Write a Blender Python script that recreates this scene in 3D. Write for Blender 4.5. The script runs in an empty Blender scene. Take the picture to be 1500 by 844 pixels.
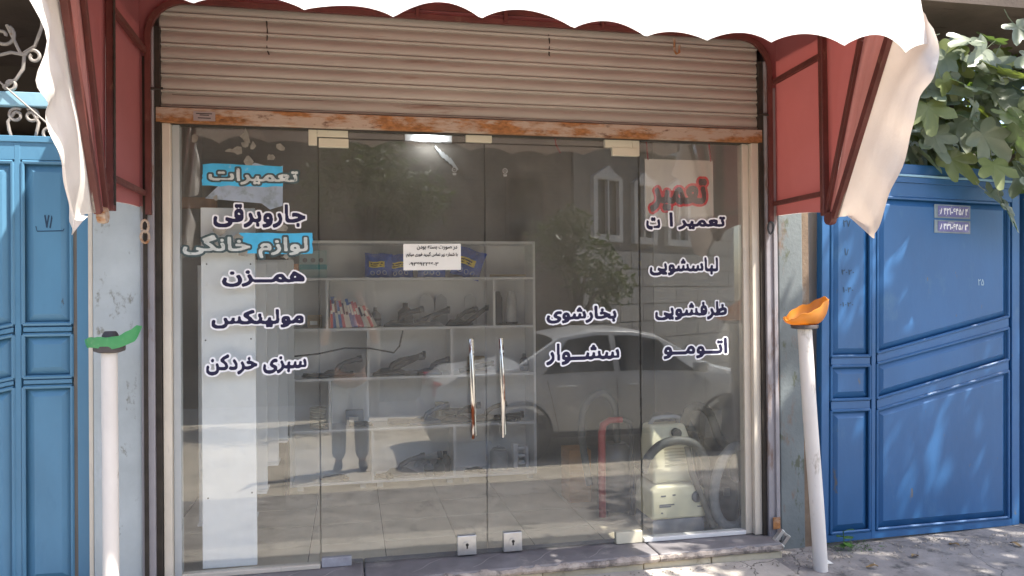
import bpy, bmesh, math, random
import numpy as np
from mathutils import Vector, Matrix, Euler
R = math.radians
random.seed(7)
SC = bpy.context.scene
COL = SC.collection

# ------------------------------------------------------------------ camera
cam_d = bpy.data.cameras.new("camera")
cam = bpy.data.objects.new("camera", cam_d)
COL.objects.link(cam)
cam_d.sensor_width = 36.0
cam_d.lens = 36.0 * 1125.0 / 1500.0
cam_d.clip_start = 0.05
cam_d.clip_end = 400
YAW, PITCH, ROLL = 0.2067, 0.0066, -0.0088
_fw = Vector((math.sin(YAW) * math.cos(PITCH), math.cos(YAW) * math.cos(PITCH), math.sin(PITCH)))
_rt = Vector((math.cos(YAW), -math.sin(YAW), 0))
_up = _rt.cross(_fw)
_r2 = _rt * math.cos(ROLL) + _up * math.sin(ROLL)
_u2 = -_rt * math.sin(ROLL) + _up * math.cos(ROLL)
_m = Matrix((_r2, _u2, -_fw)).transposed().to_4x4()
_m.translation = Vector((-0.6743, -3.9325, 1.4799))
cam.matrix_world = _m
SC.camera = cam

# ------------------------------------------------------------------ world, sun, exposure
SUN_AZ, SUN_EL = R(57), R(59)          # azimuth from the street side towards the right
to_sun = Vector((math.sin(SUN_AZ) * math.cos(SUN_EL), -math.cos(SUN_AZ) * math.cos(SUN_EL), math.sin(SUN_EL)))
W = bpy.data.worlds.new("World")
SC.world = W
W.use_nodes = True
nt = W.node_tree
bg = nt.nodes["Background"]
sky = nt.nodes.new("ShaderNodeTexSky")
sky.sky_type = 'NISHITA'
sky.sun_disc = False
sky.sun_elevation = SUN_EL
sky.sun_rotation = math.atan2(to_sun.x, to_sun.y)
sky.air_density = 1.0
sky.dust_density = 2.2
nt.links.new(sky.outputs[0], bg.inputs[0])
bg.inputs[1].default_value = 0.15
sd = bpy.data.lights.new("sun", 'SUN')
sd.energy = 4.2
sd.angle = R(0.53)
sd.color = (1.0, 0.94, 0.85)
sun = bpy.data.objects.new("sun", sd)
COL.objects.link(sun)
sun.rotation_euler = to_sun.to_track_quat('Z', 'Y').to_euler()
VS = SC.view_settings
VS.view_transform = 'Standard'
VS.look = 'None'
VS.gamma = 1
VS.exposure = 1.58
SC.cycles.max_bounces = 10
SC.cycles.transparent_max_bounces = 24
SC.cycles.diffuse_bounces = 5
SC.cycles.caustics_reflective = False
SC.cycles.caustics_refractive = False
SC.cycles.sample_clamp_indirect = 6
SC.cycles.use_denoising = True

# ------------------------------------------------------------------ materials
MATS = {}


def ramp(nt, fac, stops):
    n = nt.nodes.new("ShaderNodeValToRGB")
    cr = n.color_ramp
    while len(cr.elements) > 1:
        cr.elements.remove(cr.elements[-1])
    cr.elements[0].position = stops[0][0]
    cr.elements[0].color = (*stops[0][1], 1)
    for p, c in stops[1:]:
        e = cr.elements.new(p)
        e.color = (*c, 1)
    nt.links.new(fac, n.inputs[0])
    return n.outputs[0]


def noise(nt, scale, detail=4, rough=0.55, stretch=(1, 1, 1), vec=None, dist=0.0):
    tc = nt.nodes.new("ShaderNodeNewGeometry") if vec is None else None
    mp = nt.nodes.new("ShaderNodeMapping")
    mp.inputs['Scale'].default_value = stretch
    nt.links.new(tc.outputs['Position'] if vec is None else vec, mp.inputs[0])
    n = nt.nodes.new("ShaderNodeTexNoise")
    n.inputs['Scale'].default_value = scale
    n.inputs['Detail'].default_value = detail
    n.inputs['Roughness'].default_value = rough
    n.inputs['Distortion'].default_value = dist
    nt.links.new(mp.outputs[0], n.inputs['Vector'])
    return n.outputs[0]


def mixc(nt, fac, a, b, mode='MIX'):
    n = nt.nodes.new("ShaderNodeMix")
    n.data_type = 'RGBA'
    n.blend_type = mode
    if isinstance(fac, (int, float)):
        n.inputs[0].default_value = fac
    else:
        nt.links.new(fac, n.inputs[0])
    for s, i in ((a, 6), (b, 7)):
        if isinstance(s, tuple):
            n.inputs[i].default_value = (*s, 1)
        else:
            nt.links.new(s, n.inputs[i])
    return n.outputs[2]


def mat(name, col, rough=0.6, metal=0.0, var=0.15, scale=6, stretch=(1, 1, 1), bump=0.0, bscale=60,
        wear=None, wcol=(0.2, 0.1, 0.05), wscale=5, wlo=0.55, whi=0.7, wstretch=(1, 1, 1), wear2=None,
        trans=0.0, tcol=None, coat=0.0, spec=0.5):
    """procedural painted surface: soft colour variation, wear patches of their own shape, fine relief"""
    if name in MATS:
        return MATS[name]
    m = bpy.data.materials.new(name)
    MATS[name] = m
    m.use_nodes = True
    nt = m.node_tree
    b = nt.nodes["Principled BSDF"]
    b.inputs['Roughness'].default_value = rough
    b.inputs['Metallic'].default_value = metal
    b.inputs['Specular IOR Level'].default_value = spec
    b.inputs['Coat Weight'].default_value = coat
    lo = tuple(max(0, c * (1 - var)) for c in col)
    hi = tuple(min(0.95, c * (1 + var)) for c in col)
    c = ramp(nt, noise(nt, scale, 5, 0.6, stretch), [(0.3, lo), (0.7, hi)])
    for wr in (wear, wear2):
        if wr:
            wc, ws, w0, w1, wst = wr
            f = ramp(nt, noise(nt, ws, 7, 0.68, wst), [(w0, (0, 0, 0)), (w1, (1, 1, 1))])
            c = mixc(nt, f, c, wc)
    nt.links.new(c, b.inputs['Base Color'])
    if bump:
        bn = nt.nodes.new("ShaderNodeBump")
        bn.inputs['Strength'].default_value = bump
        bn.inputs['Distance'].default_value = 0.01
        nt.links.new(noise(nt, bscale, 6, 0.6, stretch), bn.inputs['Height'])
        nt.links.new(bn.outputs[0], b.inputs['Normal'])
    if trans:
        tr = nt.nodes.new("ShaderNodeBsdfTranslucent")
        if tcol:
            tr.inputs[0].default_value = (*tcol, 1)
        else:
            nt.links.new(c, tr.inputs[0])
        mx = nt.nodes.new("ShaderNodeMixShader")
        mx.inputs[0].default_value = trans
        nt.links.new(b.outputs[0], mx.inputs[1])
        nt.links.new(tr.outputs[0], mx.inputs[2])
        nt.links.new(mx.outputs[0], nt.nodes["Material Output"].inputs[0])
    return m


def glass_mat(name, refl=0.022, tint=(0.975, 0.985, 0.978), dust=0.042):
    m = bpy.data.materials.new(name)
    m.use_nodes = True
    nt = m.node_tree
    nt.nodes.remove(nt.nodes["Principled BSDF"])
    lw = nt.nodes.new("ShaderNodeLayerWeight")     # Schlick reflectance, the same for both faces of the pane
    lw.inputs[0].default_value = 0.5
    pw = nt.nodes.new("ShaderNodeMath")
    pw.operation = 'POWER'
    pw.inputs[1].default_value = 5.0
    nt.links.new(lw.outputs['Facing'], pw.inputs[0])
    ad = nt.nodes.new("ShaderNodeMath")
    ad.operation = 'MULTIPLY_ADD'
    ad.inputs[1].default_value = 0.9
    ad.inputs[2].default_value = 0.043 + refl
    nt.links.new(pw.outputs[0], ad.inputs[0])
    tp = nt.nodes.new("ShaderNodeBsdfTransparent")
    tp.inputs[0].default_value = (*tint, 1)
    gl = nt.nodes.new("ShaderNodeBsdfGlossy")
    gl.inputs['Roughness'].default_value = 0.0
    gl.inputs[0].default_value = (1, 1, 1, 1)
    mx = nt.nodes.new("ShaderNodeMixShader")
    nt.links.new(ad.outputs[0], mx.inputs[0])
    nt.links.new(tp.outputs[0], mx.inputs[1])
    nt.links.new(gl.outputs[0], mx.inputs[2])
    df = nt.nodes.new("ShaderNodeBsdfDiffuse")
    df.inputs[0].default_value = (0.6, 0.58, 0.52, 1)
    f1 = ramp(nt, noise(nt, 2.2, 8, 0.7, (1, 1, 0.6)), [(0.35, (dust * .3,) * 3), (0.75, (dust * 2.2,) * 3)])
    mx2 = nt.nodes.new("ShaderNodeMixShader")
    nt.links.new(f1, mx2.inputs[0])
    nt.links.new(mx.outputs[0], mx2.inputs[1])
    nt.links.new(df.outputs[0], mx2.inputs[2])
    nt.links.new(mx2.outputs[0], nt.nodes["Material Output"].inputs[0])
    return m


def brick_mat(name, c1, c2, mortar, scale=1.0):
    m = bpy.data.materials.new(name)
    m.use_nodes = True
    nt = m.node_tree
    b = nt.nodes["Principled BSDF"]
    b.inputs['Roughness'].default_value = 0.9
    g = nt.nodes.new("ShaderNodeNewGeometry")
    sx = nt.nodes.new("ShaderNodeSeparateXYZ")
    nt.links.new(g.outputs['Position'], sx.inputs[0])
    cx = nt.nodes.new("ShaderNodeCombineXYZ")
    nt.links.new(sx.outputs[0], cx.inputs[0])
    nt.links.new(sx.outputs[2], cx.inputs[1])
    t = nt.nodes.new("ShaderNodeTexBrick")
    t.inputs['Color1'].default_value = (*c1, 1)
    t.inputs['Color2'].default_value = (*c2, 1)
    t.inputs['Mortar'].default_value = (*mortar, 1)
    t.inputs['Scale'].default_value = scale
    t.inputs['Brick Width'].default_value = 0.22
    t.inputs['Row Height'].default_value = 0.07
    t.inputs['Mortar Size'].default_value = 0.008
    nt.links.new(cx.outputs[0], t.inputs[0])
    nt.links.new(t.outputs[0], b.inputs['Base Color'])
    return m


def emit_mat(name, col, s):
    m = bpy.data.materials.new(name)
    m.use_nodes = True
    b = m.node_tree.nodes["Principled BSDF"]
    b.inputs['Emission Color'].default_value = (*col, 1)
    b.inputs['Emission Strength'].default_value = s
    return m


def add_cracks(m, scale, col, width=.012):
    """thin dark cracks: the borders of a distorted cell pattern, broken up by noise"""
    nt = m.node_tree
    b = nt.nodes["Principled BSDF"]
    old = b.inputs['Base Color'].links[0].from_socket
    g = nt.nodes.new("ShaderNodeNewGeometry")
    n = nt.nodes.new("ShaderNodeTexNoise")
    n.inputs['Scale'].default_value = 3.0
    n.inputs['Detail'].default_value = 5
    nt.links.new(g.outputs['Position'], n.inputs['Vector'])
    va = nt.nodes.new("ShaderNodeVectorMath")
    va.operation = 'MULTIPLY_ADD'
    va.inputs[1].default_value = (.5, .5, .5)
    nt.links.new(n.outputs['Color'], va.inputs[0])
    nt.links.new(g.outputs['Position'], va.inputs[2])
    v = nt.nodes.new("ShaderNodeTexVoronoi")
    v.feature = 'DISTANCE_TO_EDGE'
    v.inputs['Scale'].default_value = scale
    nt.links.new(va.outputs[0], v.inputs['Vector'])
    f = ramp(nt, v.outputs['Distance'], [(0.0, (1, 1, 1)), (width, (0, 0, 0))])
    nt.links.new(mixc(nt, f, old, col), b.inputs['Base Color'])


GLASS = glass_mat("shop_glass")
M_CARGLASS = mat("car_glass", (0.015, 0.018, 0.02), 0.05, var=0.05)
M_SHUT = mat("shutter_paint", (0.385, 0.345, 0.30), 0.5, var=0.1, scale=3, stretch=(0.6, 1, 3), bump=0.05, bscale=25,
             wear=((0.2, 0.11, 0.075), 5, 0.62, 0.8, (0.35, 1, 3)), wear2=((0.03, 0.025, 0.025), 9, 0.735, 0.755, (.7, 1, 2)))
M_RUST = mat("rusty_steel", (0.30, 0.135, 0.05), 0.9, var=0.4, scale=60, stretch=(.6, 1, 1), bump=0.4, bscale=140,
             wear=((0.43, 0.335, 0.26), 5.5, 0.45, 0.55, (0.6, 1, 2.2)), wear2=((0.10, 0.04, 0.022), 16, 0.57, 0.68, (.6, 1, 1.5)))
M_BARRED = mat("awning_frame_paint", (0.115, 0.032, 0.026), 0.55, var=0.25, scale=9, bump=0.15, bscale=80,
               wear=((0.17, 0.085, 0.06), 22, 0.6, 0.72, (1, 1, .5)))
M_LINING = mat("red_lining", (0.36, 0.135, 0.138), 0.7, var=0.1, scale=2.5, bump=0.06, bscale=200, trans=0.26, tcol=(0.62, 0.17, 0.15))
M_WHITEFAB = mat("white_awning_fabric", (0.72, 0.68, 0.63), 0.8, var=0.06, scale=4, bump=0.5, bscale=9, trans=0.2, tcol=(0.72, 0.56, 0.45),
                 wear=((0.55, 0.49, 0.42), 3.5, 0.6, 0.8, (1, 1, .6)))
M_THINFAB = mat("thin_white_cloth", (0.74, 0.70, 0.66), 0.8, var=0.05, scale=4, trans=0.5, tcol=(0.8, 0.72, 0.66))
M_CREAM = mat("cream_frame_paint", (0.60, 0.54, 0.45), 0.5, var=0.08, scale=5, bump=0.05, wear=((0.30, 0.25, 0.2), 9, 0.62, 0.75, (1, 1, .25)))
M_FITTING = mat("beige_fitting", (0.58, 0.54, 0.42), 0.45, var=0.06, wear=((0.3, 0.27, 0.2), 12, .63, .75, (1, 1, 1)))
M_STEEL = mat("brushed_steel", (0.62, 0.62, 0.61), 0.35, metal=0.85, var=0.1, scale=20, bump=0.03)
M_HANDLE = mat("worn_chrome_handle", (0.60, 0.58, 0.55), 0.22, metal=1.0, var=0.1, scale=20,
               wear=((0.13, 0.04, 0.02), 13, 0.52, 0.58, (1.5, 1, .35)))
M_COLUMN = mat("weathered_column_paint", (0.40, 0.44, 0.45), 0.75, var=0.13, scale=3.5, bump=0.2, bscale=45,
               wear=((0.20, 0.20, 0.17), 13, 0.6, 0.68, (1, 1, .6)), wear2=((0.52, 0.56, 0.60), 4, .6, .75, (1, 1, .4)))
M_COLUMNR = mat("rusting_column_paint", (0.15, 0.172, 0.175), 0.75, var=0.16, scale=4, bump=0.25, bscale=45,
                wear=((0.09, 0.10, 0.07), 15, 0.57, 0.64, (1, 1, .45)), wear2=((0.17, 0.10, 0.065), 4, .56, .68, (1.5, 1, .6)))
M_GUIDE = mat("guide_rail_paint", (0.27, 0.255, 0.27), 0.65, var=0.12, bump=0.15, wear=((0.16, 0.09, 0.055), 9, 0.54, 0.66, (1.5, 1, .35)))
M_DARKGAP = mat("dark_gap_tone", (0.035, 0.028, 0.022), 0.95, var=0.3, scale=14)  # near-black tone for dark gaps, also on wires, cords and hooks
M_GATEL = mat("lit_gate_blue", (0.088, 0.228, 0.36), 0.42, var=0.12, scale=3, stretch=(1, 1, .35), bump=0.08, bscale=30,  # lighter blue than the right gate: its stronger light put into the colour
              wear=((0.07, 0.19, 0.31), 7, 0.58, 0.75, (1, 1, .3)), wear2=((0.055, 0.08, 0.10), 19, 0.67, 0.72, (1, 1, .35)))
M_GATER = mat("shaded_gate_blue", (0.018, 0.10, 0.255), 0.5, var=0.14, scale=2.5, stretch=(1, 1, .4), bump=0.08, bscale=30,  # darker blue than the left gate: its weaker light put into the colour
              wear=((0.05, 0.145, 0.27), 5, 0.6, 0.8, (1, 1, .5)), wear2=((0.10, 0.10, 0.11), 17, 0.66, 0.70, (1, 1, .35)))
M_GATETRIM = mat("gate_trim_paint", (0.26, 0.45, 0.56), 0.5, var=0.12, scale=9, wear=((0.2, 0.2, 0.18), 16, .6, .68, (1, 1, .6)))
M_SCROLL = mat("white_scroll_paint", (0.33, 0.30, 0.275), 0.6, var=0.12, scale=20, wear=((0.3, 0.22, 0.17), 25, .6, .7, (1, 1, 1)))
M_SCROLLB = mat("pale_blue_scroll_paint", (0.36, 0.46, 0.50), 0.6, var=0.12, scale=20, wear=((0.2, 0.2, 0.18), 25, .6, .7, (1, 1, 1)))
M_PVC = mat("white_pipe", (0.66, 0.62, 0.58), 0.6, var=0.07, scale=9, stretch=(1, 1, .4), bump=0.08, bscale=18,
            wear=((0.36, 0.31, 0.26), 14, .60, .70, (1, 1, .4)), wear2=((0.22, 0.18, 0.14), 40, .68, .72, (1, 1, .6)))
M_GREEN = mat("green_plastic", (0.075, 0.36, 0.14), 0.35, var=0.12, scale=25, trans=0.25, tcol=(0.1, 0.6, 0.2), wear=((0.15, 0.4, 0.2), 60, .56, .66, (1, 1, 1)))
M_ORANGE = mat("orange_plastic", (0.70, 0.33, 0.06), 0.3, var=0.08, trans=0.4, tcol=(0.95, 0.50, 0.04))
M_RUBBER = mat("dark_flange", (0.075, 0.065, 0.065), 0.7, var=0.2, scale=30, wear=((0.2, 0.15, 0.12), 20, .55, .7, (1, 1, 1)))
M_SILL = mat("dark_marble_sill", (0.17, 0.16, 0.165), 0.5, var=0.22, scale=7, bump=0.1, bscale=30,
             wear=((0.30, 0.28, 0.26), 5, .57, .68, (1, 1, 1)))
M_SILLEDGE = mat("chipped_marble_edge", (0.36, 0.31, 0.27), 0.85, var=0.3, scale=24, bump=0.7, bscale=70,
                 wear=((0.15, 0.13, 0.12), 13, .5, .6, (1, 1, 1)))
M_RISER = mat("cream_riser_stone", (0.52, 0.46, 0.34), 0.7, var=0.14, scale=9, bump=0.2, wear=((0.28, 0.22, 0.15), 8, .58, .7, (1, 1, 1)))
M_PAVE = mat("rough_concrete", (0.26, 0.24, 0.225), 0.95, var=0.28, scale=5, bump=0.6, bscale=55,
             wear=((0.10, 0.095, 0.09), 8, .54, .66, (1, 1, 1)), wear2=((0.33, 0.31, 0.28), 28, .64, .72, (1, 1, 1)))
M_ROAD = mat("street_paving", (0.49, 0.435, 0.35), 0.95, var=0.2, scale=2.2, bump=0.4, bscale=40)
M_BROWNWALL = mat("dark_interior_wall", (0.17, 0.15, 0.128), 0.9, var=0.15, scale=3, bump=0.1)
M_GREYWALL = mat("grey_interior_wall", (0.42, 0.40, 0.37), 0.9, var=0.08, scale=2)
M_PLASTER = mat("upper_wall_plaster", (0.40, 0.36, 0.32), 0.9, var=0.1, scale=3, bump=0.2)
M_TILE = mat("beige_floor_tile", (0.52, 0.455, 0.34), 0.4, var=0.13, scale=3, wear=((0.25, 0.21, 0.16), 5, .58, .75, (1, .5, 1)))
M_SHELF = mat("white_melamine", (0.74, 0.74, 0.74), 0.4, var=0.04, scale=3)
M_WHITEBOARD = mat("white_board", (0.80, 0.82, 0.84), 0.45, var=0.03, scale=3, wear=((0.62, 0.63, 0.62), 10, .66, .76, (1, 1, .5)))
M_BLACK = mat("black_plastic", (0.02, 0.02, 0.022), 0.45, var=0.2)
M_DGREY = mat("dark_grey_plastic", (0.035, 0.038, 0.043), 0.5, var=0.25, scale=12)
M_MGREY = mat("mid_grey_plastic", (0.14, 0.145, 0.16), 0.5, var=0.2, scale=12)
M_LGREY = mat("light_grey_plastic", (0.5, 0.5, 0.5), 0.5, var=0.12, scale=12)
M_CVAC = mat("yellowed_cream_plastic", (0.66, 0.62, 0.44), 0.45, var=0.06, wear=((0.45, 0.40, 0.27), 9, .6, .75, (1, 1, .5)))
M_HOSE = mat("grey_hose", (0.055, 0.058, 0.058), 0.6, var=0.15, scale=30)
M_RED = mat("red_plastic", (0.30, 0.03, 0.035), 0.35, var=0.12)
M_NAVY = mat("navy_vinyl", (0.009, 0.007, 0.042), 0.75, var=0.04)
M_WVINYL = mat("white_vinyl", (0.82, 0.82, 0.86), 0.5, var=0.02)
M_CYAN = mat("cyan_vinyl", (0.06, 0.42, 0.70), 0.5, var=0.12, scale=14, wear=((0.35, 0.5, 0.6), 18, .6, .7, (1, 1, 1)))
M_PEELW = mat("worn_white_vinyl", (0.52, 0.56, 0.55), 0.6, var=0.2, scale=22, wear=((0.10, 0.15, 0.15), 30, .58, .66, (1, 1, 1)))
M_PEELD = mat("worn_dark_vinyl", (0.05, 0.08, 0.085), 0.6, var=0.3, scale=22)
M_PAPER = mat("white_paper", (0.72, 0.71, 0.66), 0.8, var=0.04)
M_SHEET = mat("beige_card", (0.56, 0.52, 0.47), 0.8, var=0.05, scale=4)
M_INK = mat("black_ink", (0.012, 0.011, 0.012), 0.7, var=0.02)
M_GINK = mat("dark_blue_marker", (0.015, 0.045, 0.09), 0.7, var=0.02)
M_GINKL = mat("pale_scratch", (0.30, 0.42, 0.52), 0.7, var=0.05)
M_SPRAYR = mat("red_spray_paint", (0.62, 0.012, 0.02), 0.7, var=0.15, scale=60)
M_SPRAYD = mat("maroon_spray_paint", (0.05, 0.012, 0.012), 0.7, var=0.05)
M_PLATE = mat("enamel_plate", (0.13, 0.13, 0.30), 0.4, var=0.15, scale=20, wear=((0.35, 0.36, 0.4), 30, .58, .66, (1, 1, 1)))
M_PLATEB = mat("plate_backing", (0.19, 0.24, 0.27), 0.6, var=0.2, scale=20)
M_WOOD = mat("wood_strip", (0.30, 0.16, 0.08), 0.7, var=0.2, scale=5, stretch=(6, 1, 1))
M_CORD = mat("red_cord", (0.25, 0.03, 0.035), 0.8)
M_SOFFIT = mat("brown_soffit", (0.10, 0.076, 0.062), 0.9, var=0.2, scale=4, bump=0.3, wear=((0.06, 0.04, 0.03), 10, .6, .68, (.4, 1, 1)))
M_BARK = mat("bark", (0.17, 0.145, 0.12), 0.95, var=0.3, scale=14, stretch=(1, 1, .25), bump=0.6, bscale=40)
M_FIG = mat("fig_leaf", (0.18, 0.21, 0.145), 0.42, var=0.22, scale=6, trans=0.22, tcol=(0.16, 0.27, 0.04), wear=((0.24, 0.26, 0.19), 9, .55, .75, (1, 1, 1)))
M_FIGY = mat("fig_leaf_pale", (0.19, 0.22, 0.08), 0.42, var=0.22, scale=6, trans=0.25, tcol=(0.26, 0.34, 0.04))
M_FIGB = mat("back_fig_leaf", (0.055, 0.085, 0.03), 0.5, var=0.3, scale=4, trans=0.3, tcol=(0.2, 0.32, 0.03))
M_TREE = mat("street_tree_leaf", (0.10, 0.125, 0.06), 0.45, var=0.3, scale=3, trans=0.25, tcol=(0.13, 0.2, 0.04))
M_WEED = mat("weed_leaf", (0.075, 0.17, 0.035), 0.5, var=0.25, scale=20, trans=0.25)
M_CARPAINT = mat("silver_car_paint", (0.58, 0.58, 0.565), 0.3, metal=0.0, var=0.04, coat=0.4)
M_TYRE = mat("tyre_rubber", (0.02, 0.02, 0.02), 0.85)
M_BRICK = brick_mat("old_brick", (0.17, 0.125, 0.095), (0.13, 0.10, 0.08), (0.20, 0.175, 0.15))
M_CLAD = mat("pale_stone_cladding", (0.44, 0.425, 0.39), 0.7, var=0.08, scale=2)
M_SKIN = mat("skin", (0.45, 0.27, 0.19), 0.55, var=0.06)
M_SHIRT = mat("dark_grey_shirt", (0.07, 0.07, 0.08), 0.9, var=0.1)
M_TROUSER = mat("blue_grey_trousers", (0.32, 0.35, 0.39), 0.9, var=0.15)
M_HAIR = mat("black_hair", (0.015, 0.012, 0.01), 0.6)
M_LAMP = emit_mat("lamp_tube", (0.9, 0.95, 1.0), 13.0)


# ------------------------------------------------------------------ mesh building
class MB:
    def __init__(s):
        s.v, s.f = [], []

    def add(s, vs, fs):
        o = len(s.v)
        s.v += [tuple(p) for p in vs]
        s.f += [tuple(i + o for i in q) for q in fs]
        return s

    def box(s, a, b):
        x0, y0, z0 = (min(p, q) for p, q in zip(a, b))
        x1, y1, z1 = (max(p, q) for p, q in zip(a, b))
        return s.add([(x0, y0, z0), (x1, y0, z0), (x1, y1, z0), (x0, y1, z0), (x0, y0, z1), (x1, y0, z1), (x1, y1, z1), (x0, y1, z1)],
                     [(0, 3, 2, 1), (4, 5, 6, 7), (0, 1, 5, 4), (1, 2, 6, 5), (2, 3, 7, 6), (3, 0, 4, 7)])

    def obox(s, c, size, rot=(0, 0, 0)):
        m = Euler(rot).to_matrix()
        h = Vector(size) / 2
        k = MB().box(-h, h)
        return s.add([m @ Vector(p) + Vector(c) for p in k.v], k.f)

    def bar(s, p, q, w, h, side=(1, 0, 0)):
        p, q = Vector(p), Vector(q)
        d = (q - p).normalized()
        a = Vector(side)
        a = (a - d * a.dot(d)).normalized()
        b = d.cross(a)
        vs = []
        for o in (p, q):
            for sx, sy in ((-1, -1), (1, -1), (1, 1), (-1, 1)):
                vs.append(o + a * sx * w / 2 + b * sy * h / 2)
        return s.add(vs, [(0, 3, 2, 1), (4, 5, 6, 7), (0, 1, 5, 4), (1, 2, 6, 5), (2, 3, 7, 6), (3, 0, 4, 7)])

    def tube(s, path, r, n=8, caps=True):
        P = [Vector(p) for p in path]
        N = len(P)
        rr = r if isinstance(r, (list, tuple)) else [r] * N
        t0 = (P[1] - P[0]).normalized()
        a = t0.orthogonal().normalized()
        vs, fs = [], []
        for i in range(N):
            t = (P[min(i + 1, N - 1)] - P[max(i - 1, 0)]).normalized()
            a = (a - t * a.dot(t))
            a = a.normalized() if a.length > 1e-6 else t.orthogonal().normalized()
            b = t.cross(a)
            for k in range(n):
                th = 2 * math.pi * k / n
                vs.append(P[i] + (a * math.cos(th) + b * math.sin(th)) * rr[i])
        for i in range(N - 1):
            for k in range(n):
                k2 = (k + 1) % n
                fs.append((i * n + k, i * n + k2, (i + 1) * n + k2, (i + 1) * n + k))
        if caps:
            fs.append(tuple(range(n - 1, -1, -1)))
            fs.append(tuple((N - 1) * n + k for k in range(n)))
        return s.add(vs, fs)

    def lathe(s, prof, c=(0, 0, 0), n=20, axis='Z', warp=None):
        vs, fs = [], []
        for (r, h) in prof:
            for k in range(n):
                th = 2 * math.pi * k / n
                x, y = r * math.cos(th), r * math.sin(th)
                p = (x, y, h) if axis == 'Z' else ((x, h, y) if axis == 'Y' else (h, x, y))
                vs.append(Vector(p) + Vector(c))
        for i in range(len(prof) - 1):
            for k in range(n):
                k2 = (k + 1) % n
                fs.append((i * n + k, i * n + k2, (i + 1) * n + k2, (i + 1) * n + k))
        fs.append(tuple(range(n)))
        fs.append(tuple((len(prof) - 1) * n + k for k in range(n)))
        return s.add(vs, fs)

    def grid(s, fn, nu, nv):
        vs = [fn(i / nu, j / nv) for j in range(nv + 1) for i in range(nu + 1)]
        fs = [(j * (nu + 1) + i, j * (nu + 1) + i + 1, (j + 1) * (nu + 1) + i + 1, (j + 1) * (nu + 1) + i) for j in range(nv) for i in range(nu)]
        return s.add(vs, fs)

    def prism(s, poly, y0, y1):
        """polygon in X,Z extruded along Y"""
        n = len(poly)
        vs = [(x, y0, z) for x, z in poly] + [(x, y1, z) for x, z in poly]
        fs = [tuple(range(n)), tuple(range(2 * n - 1, n - 1, -1))] + [(i, (i + 1) % n, n + (i + 1) % n, n + i) for i in range(n)]
        return s.add(vs, fs)

    def tf(s, m):
        s.v = [tuple(m @ Vector(p)) for p in s.v]
        return s


def mesh_of(name, mb, m, bev=0.0, smooth=False, seg=2):
    me = bpy.data.meshes.new(name)
    me.from_pydata([tuple(p) for p in mb.v], [], mb.f)
    if bev:
        bm = bmesh.new()
        bm.from_mesh(me)
        bmesh.ops.recalc_face_normals(bm, faces=bm.faces[:])
        es = [e for e in bm.edges if len(e.link_faces) == 2 and e.calc_face_angle(0) > 0.6]
        bmesh.ops.bevel(bm, geom=es, offset=bev, segments=seg, affect='EDGES', profile=0.5, clamp_overlap=True)
        bm.to_mesh(me)
        bm.free()
    else:
        bm = bmesh.new()
        bm.from_mesh(me)
        bmesh.ops.recalc_face_normals(bm, faces=bm.faces[:])
        bm.to_mesh(me)
        bm.free()
    for p in me.polygons:
        p.use_smooth = smooth
    if smooth:
        try:
            me.set_sharp_from_angle(angle=R(40))
        except Exception:
            pass
    me.materials.append(m)
    me.update()
    return me


def tag(o, label=None, cat=None, group=None, kind=None):
    if label:
        o["label"] = label
    if cat:
        o["category"] = cat
    if group:
        o["group"] = group
    if kind:
        o["kind"] = kind
    return o


def obj(name, mb, m, parent=None, label=None, cat=None, group=None, kind=None, bev=0.0, smooth=False, seg=2):
    me = mb if isinstance(mb, bpy.types.Mesh) else mesh_of(name, mb, m, bev, smooth, seg)
    o = bpy.data.objects.new(name, me)
    COL.objects.link(o)
    if parent:
        o.parent = parent
        o.matrix_parent_inverse = Matrix.Translation(-parent.location)   # geometry is written in world coordinates
    return tag(o, label, cat, group, kind)


def thing(name, loc, label, cat, group=None):
    o = bpy.data.objects.new(name, None)
    o.empty_display_size = 0.1
    COL.objects.link(o)
    o.location = loc
    return tag(o, label, cat, group)


# ------------------------------------------------------------------ Persian lettering
_F = {'ا': (0xFE8D, 0xFE8E), 'ب': (0xFE8F, 0xFE90, 0xFE91, 0xFE92), 'ت': (0xFE95, 0xFE96, 0xFE97, 0xFE98),
      'ج': (0xFE9D, 0xFE9E, 0xFE9F, 0xFEA0), 'خ': (0xFEA5, 0xFEA6, 0xFEA7, 0xFEA8), 'د': (0xFEA9, 0xFEAA), 'ر': (0xFEAD, 0xFEAE),
      'ز': (0xFEAF, 0xFEB0), 'س': (0xFEB1, 0xFEB2, 0xFEB3, 0xFEB4), 'ش': (0xFEB5, 0xFEB6, 0xFEB7, 0xFEB8),
      'ص': (0xFEB9, 0xFEBA, 0xFEBB, 0xFEBC), 'ظ': (0xFEC5, 0xFEC6, 0xFEC7, 0xFEC8), 'ع': (0xFEC9, 0xFECA, 0xFECB, 0xFECC),
      'ف': (0xFED1, 0xFED2, 0xFED3, 0xFED4), 'ق': (0xFED5, 0xFED6, 0xFED7, 0xFED8), 'ک': (0xFB8E, 0xFB8F, 0xFB90, 0xFB91),
      'گ': (0xFB92, 0xFB93, 0xFB94, 0xFB95), 'ل': (0xFEDD, 0xFEDE, 0xFEDF, 0xFEE0), 'م': (0xFEE1, 0xFEE2, 0xFEE3, 0xFEE4),
      'ن': (0xFEE5, 0xFEE6, 0xFEE7, 0xFEE8), 'و': (0xFEED, 0xFEEE), 'ه': (0xFEE9, 0xFEEA, 0xFEEB, 0xFEEC),
      'ی': (0xFBFC, 0xFBFD, 0xFBFE, 0xFBFF)}


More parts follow.
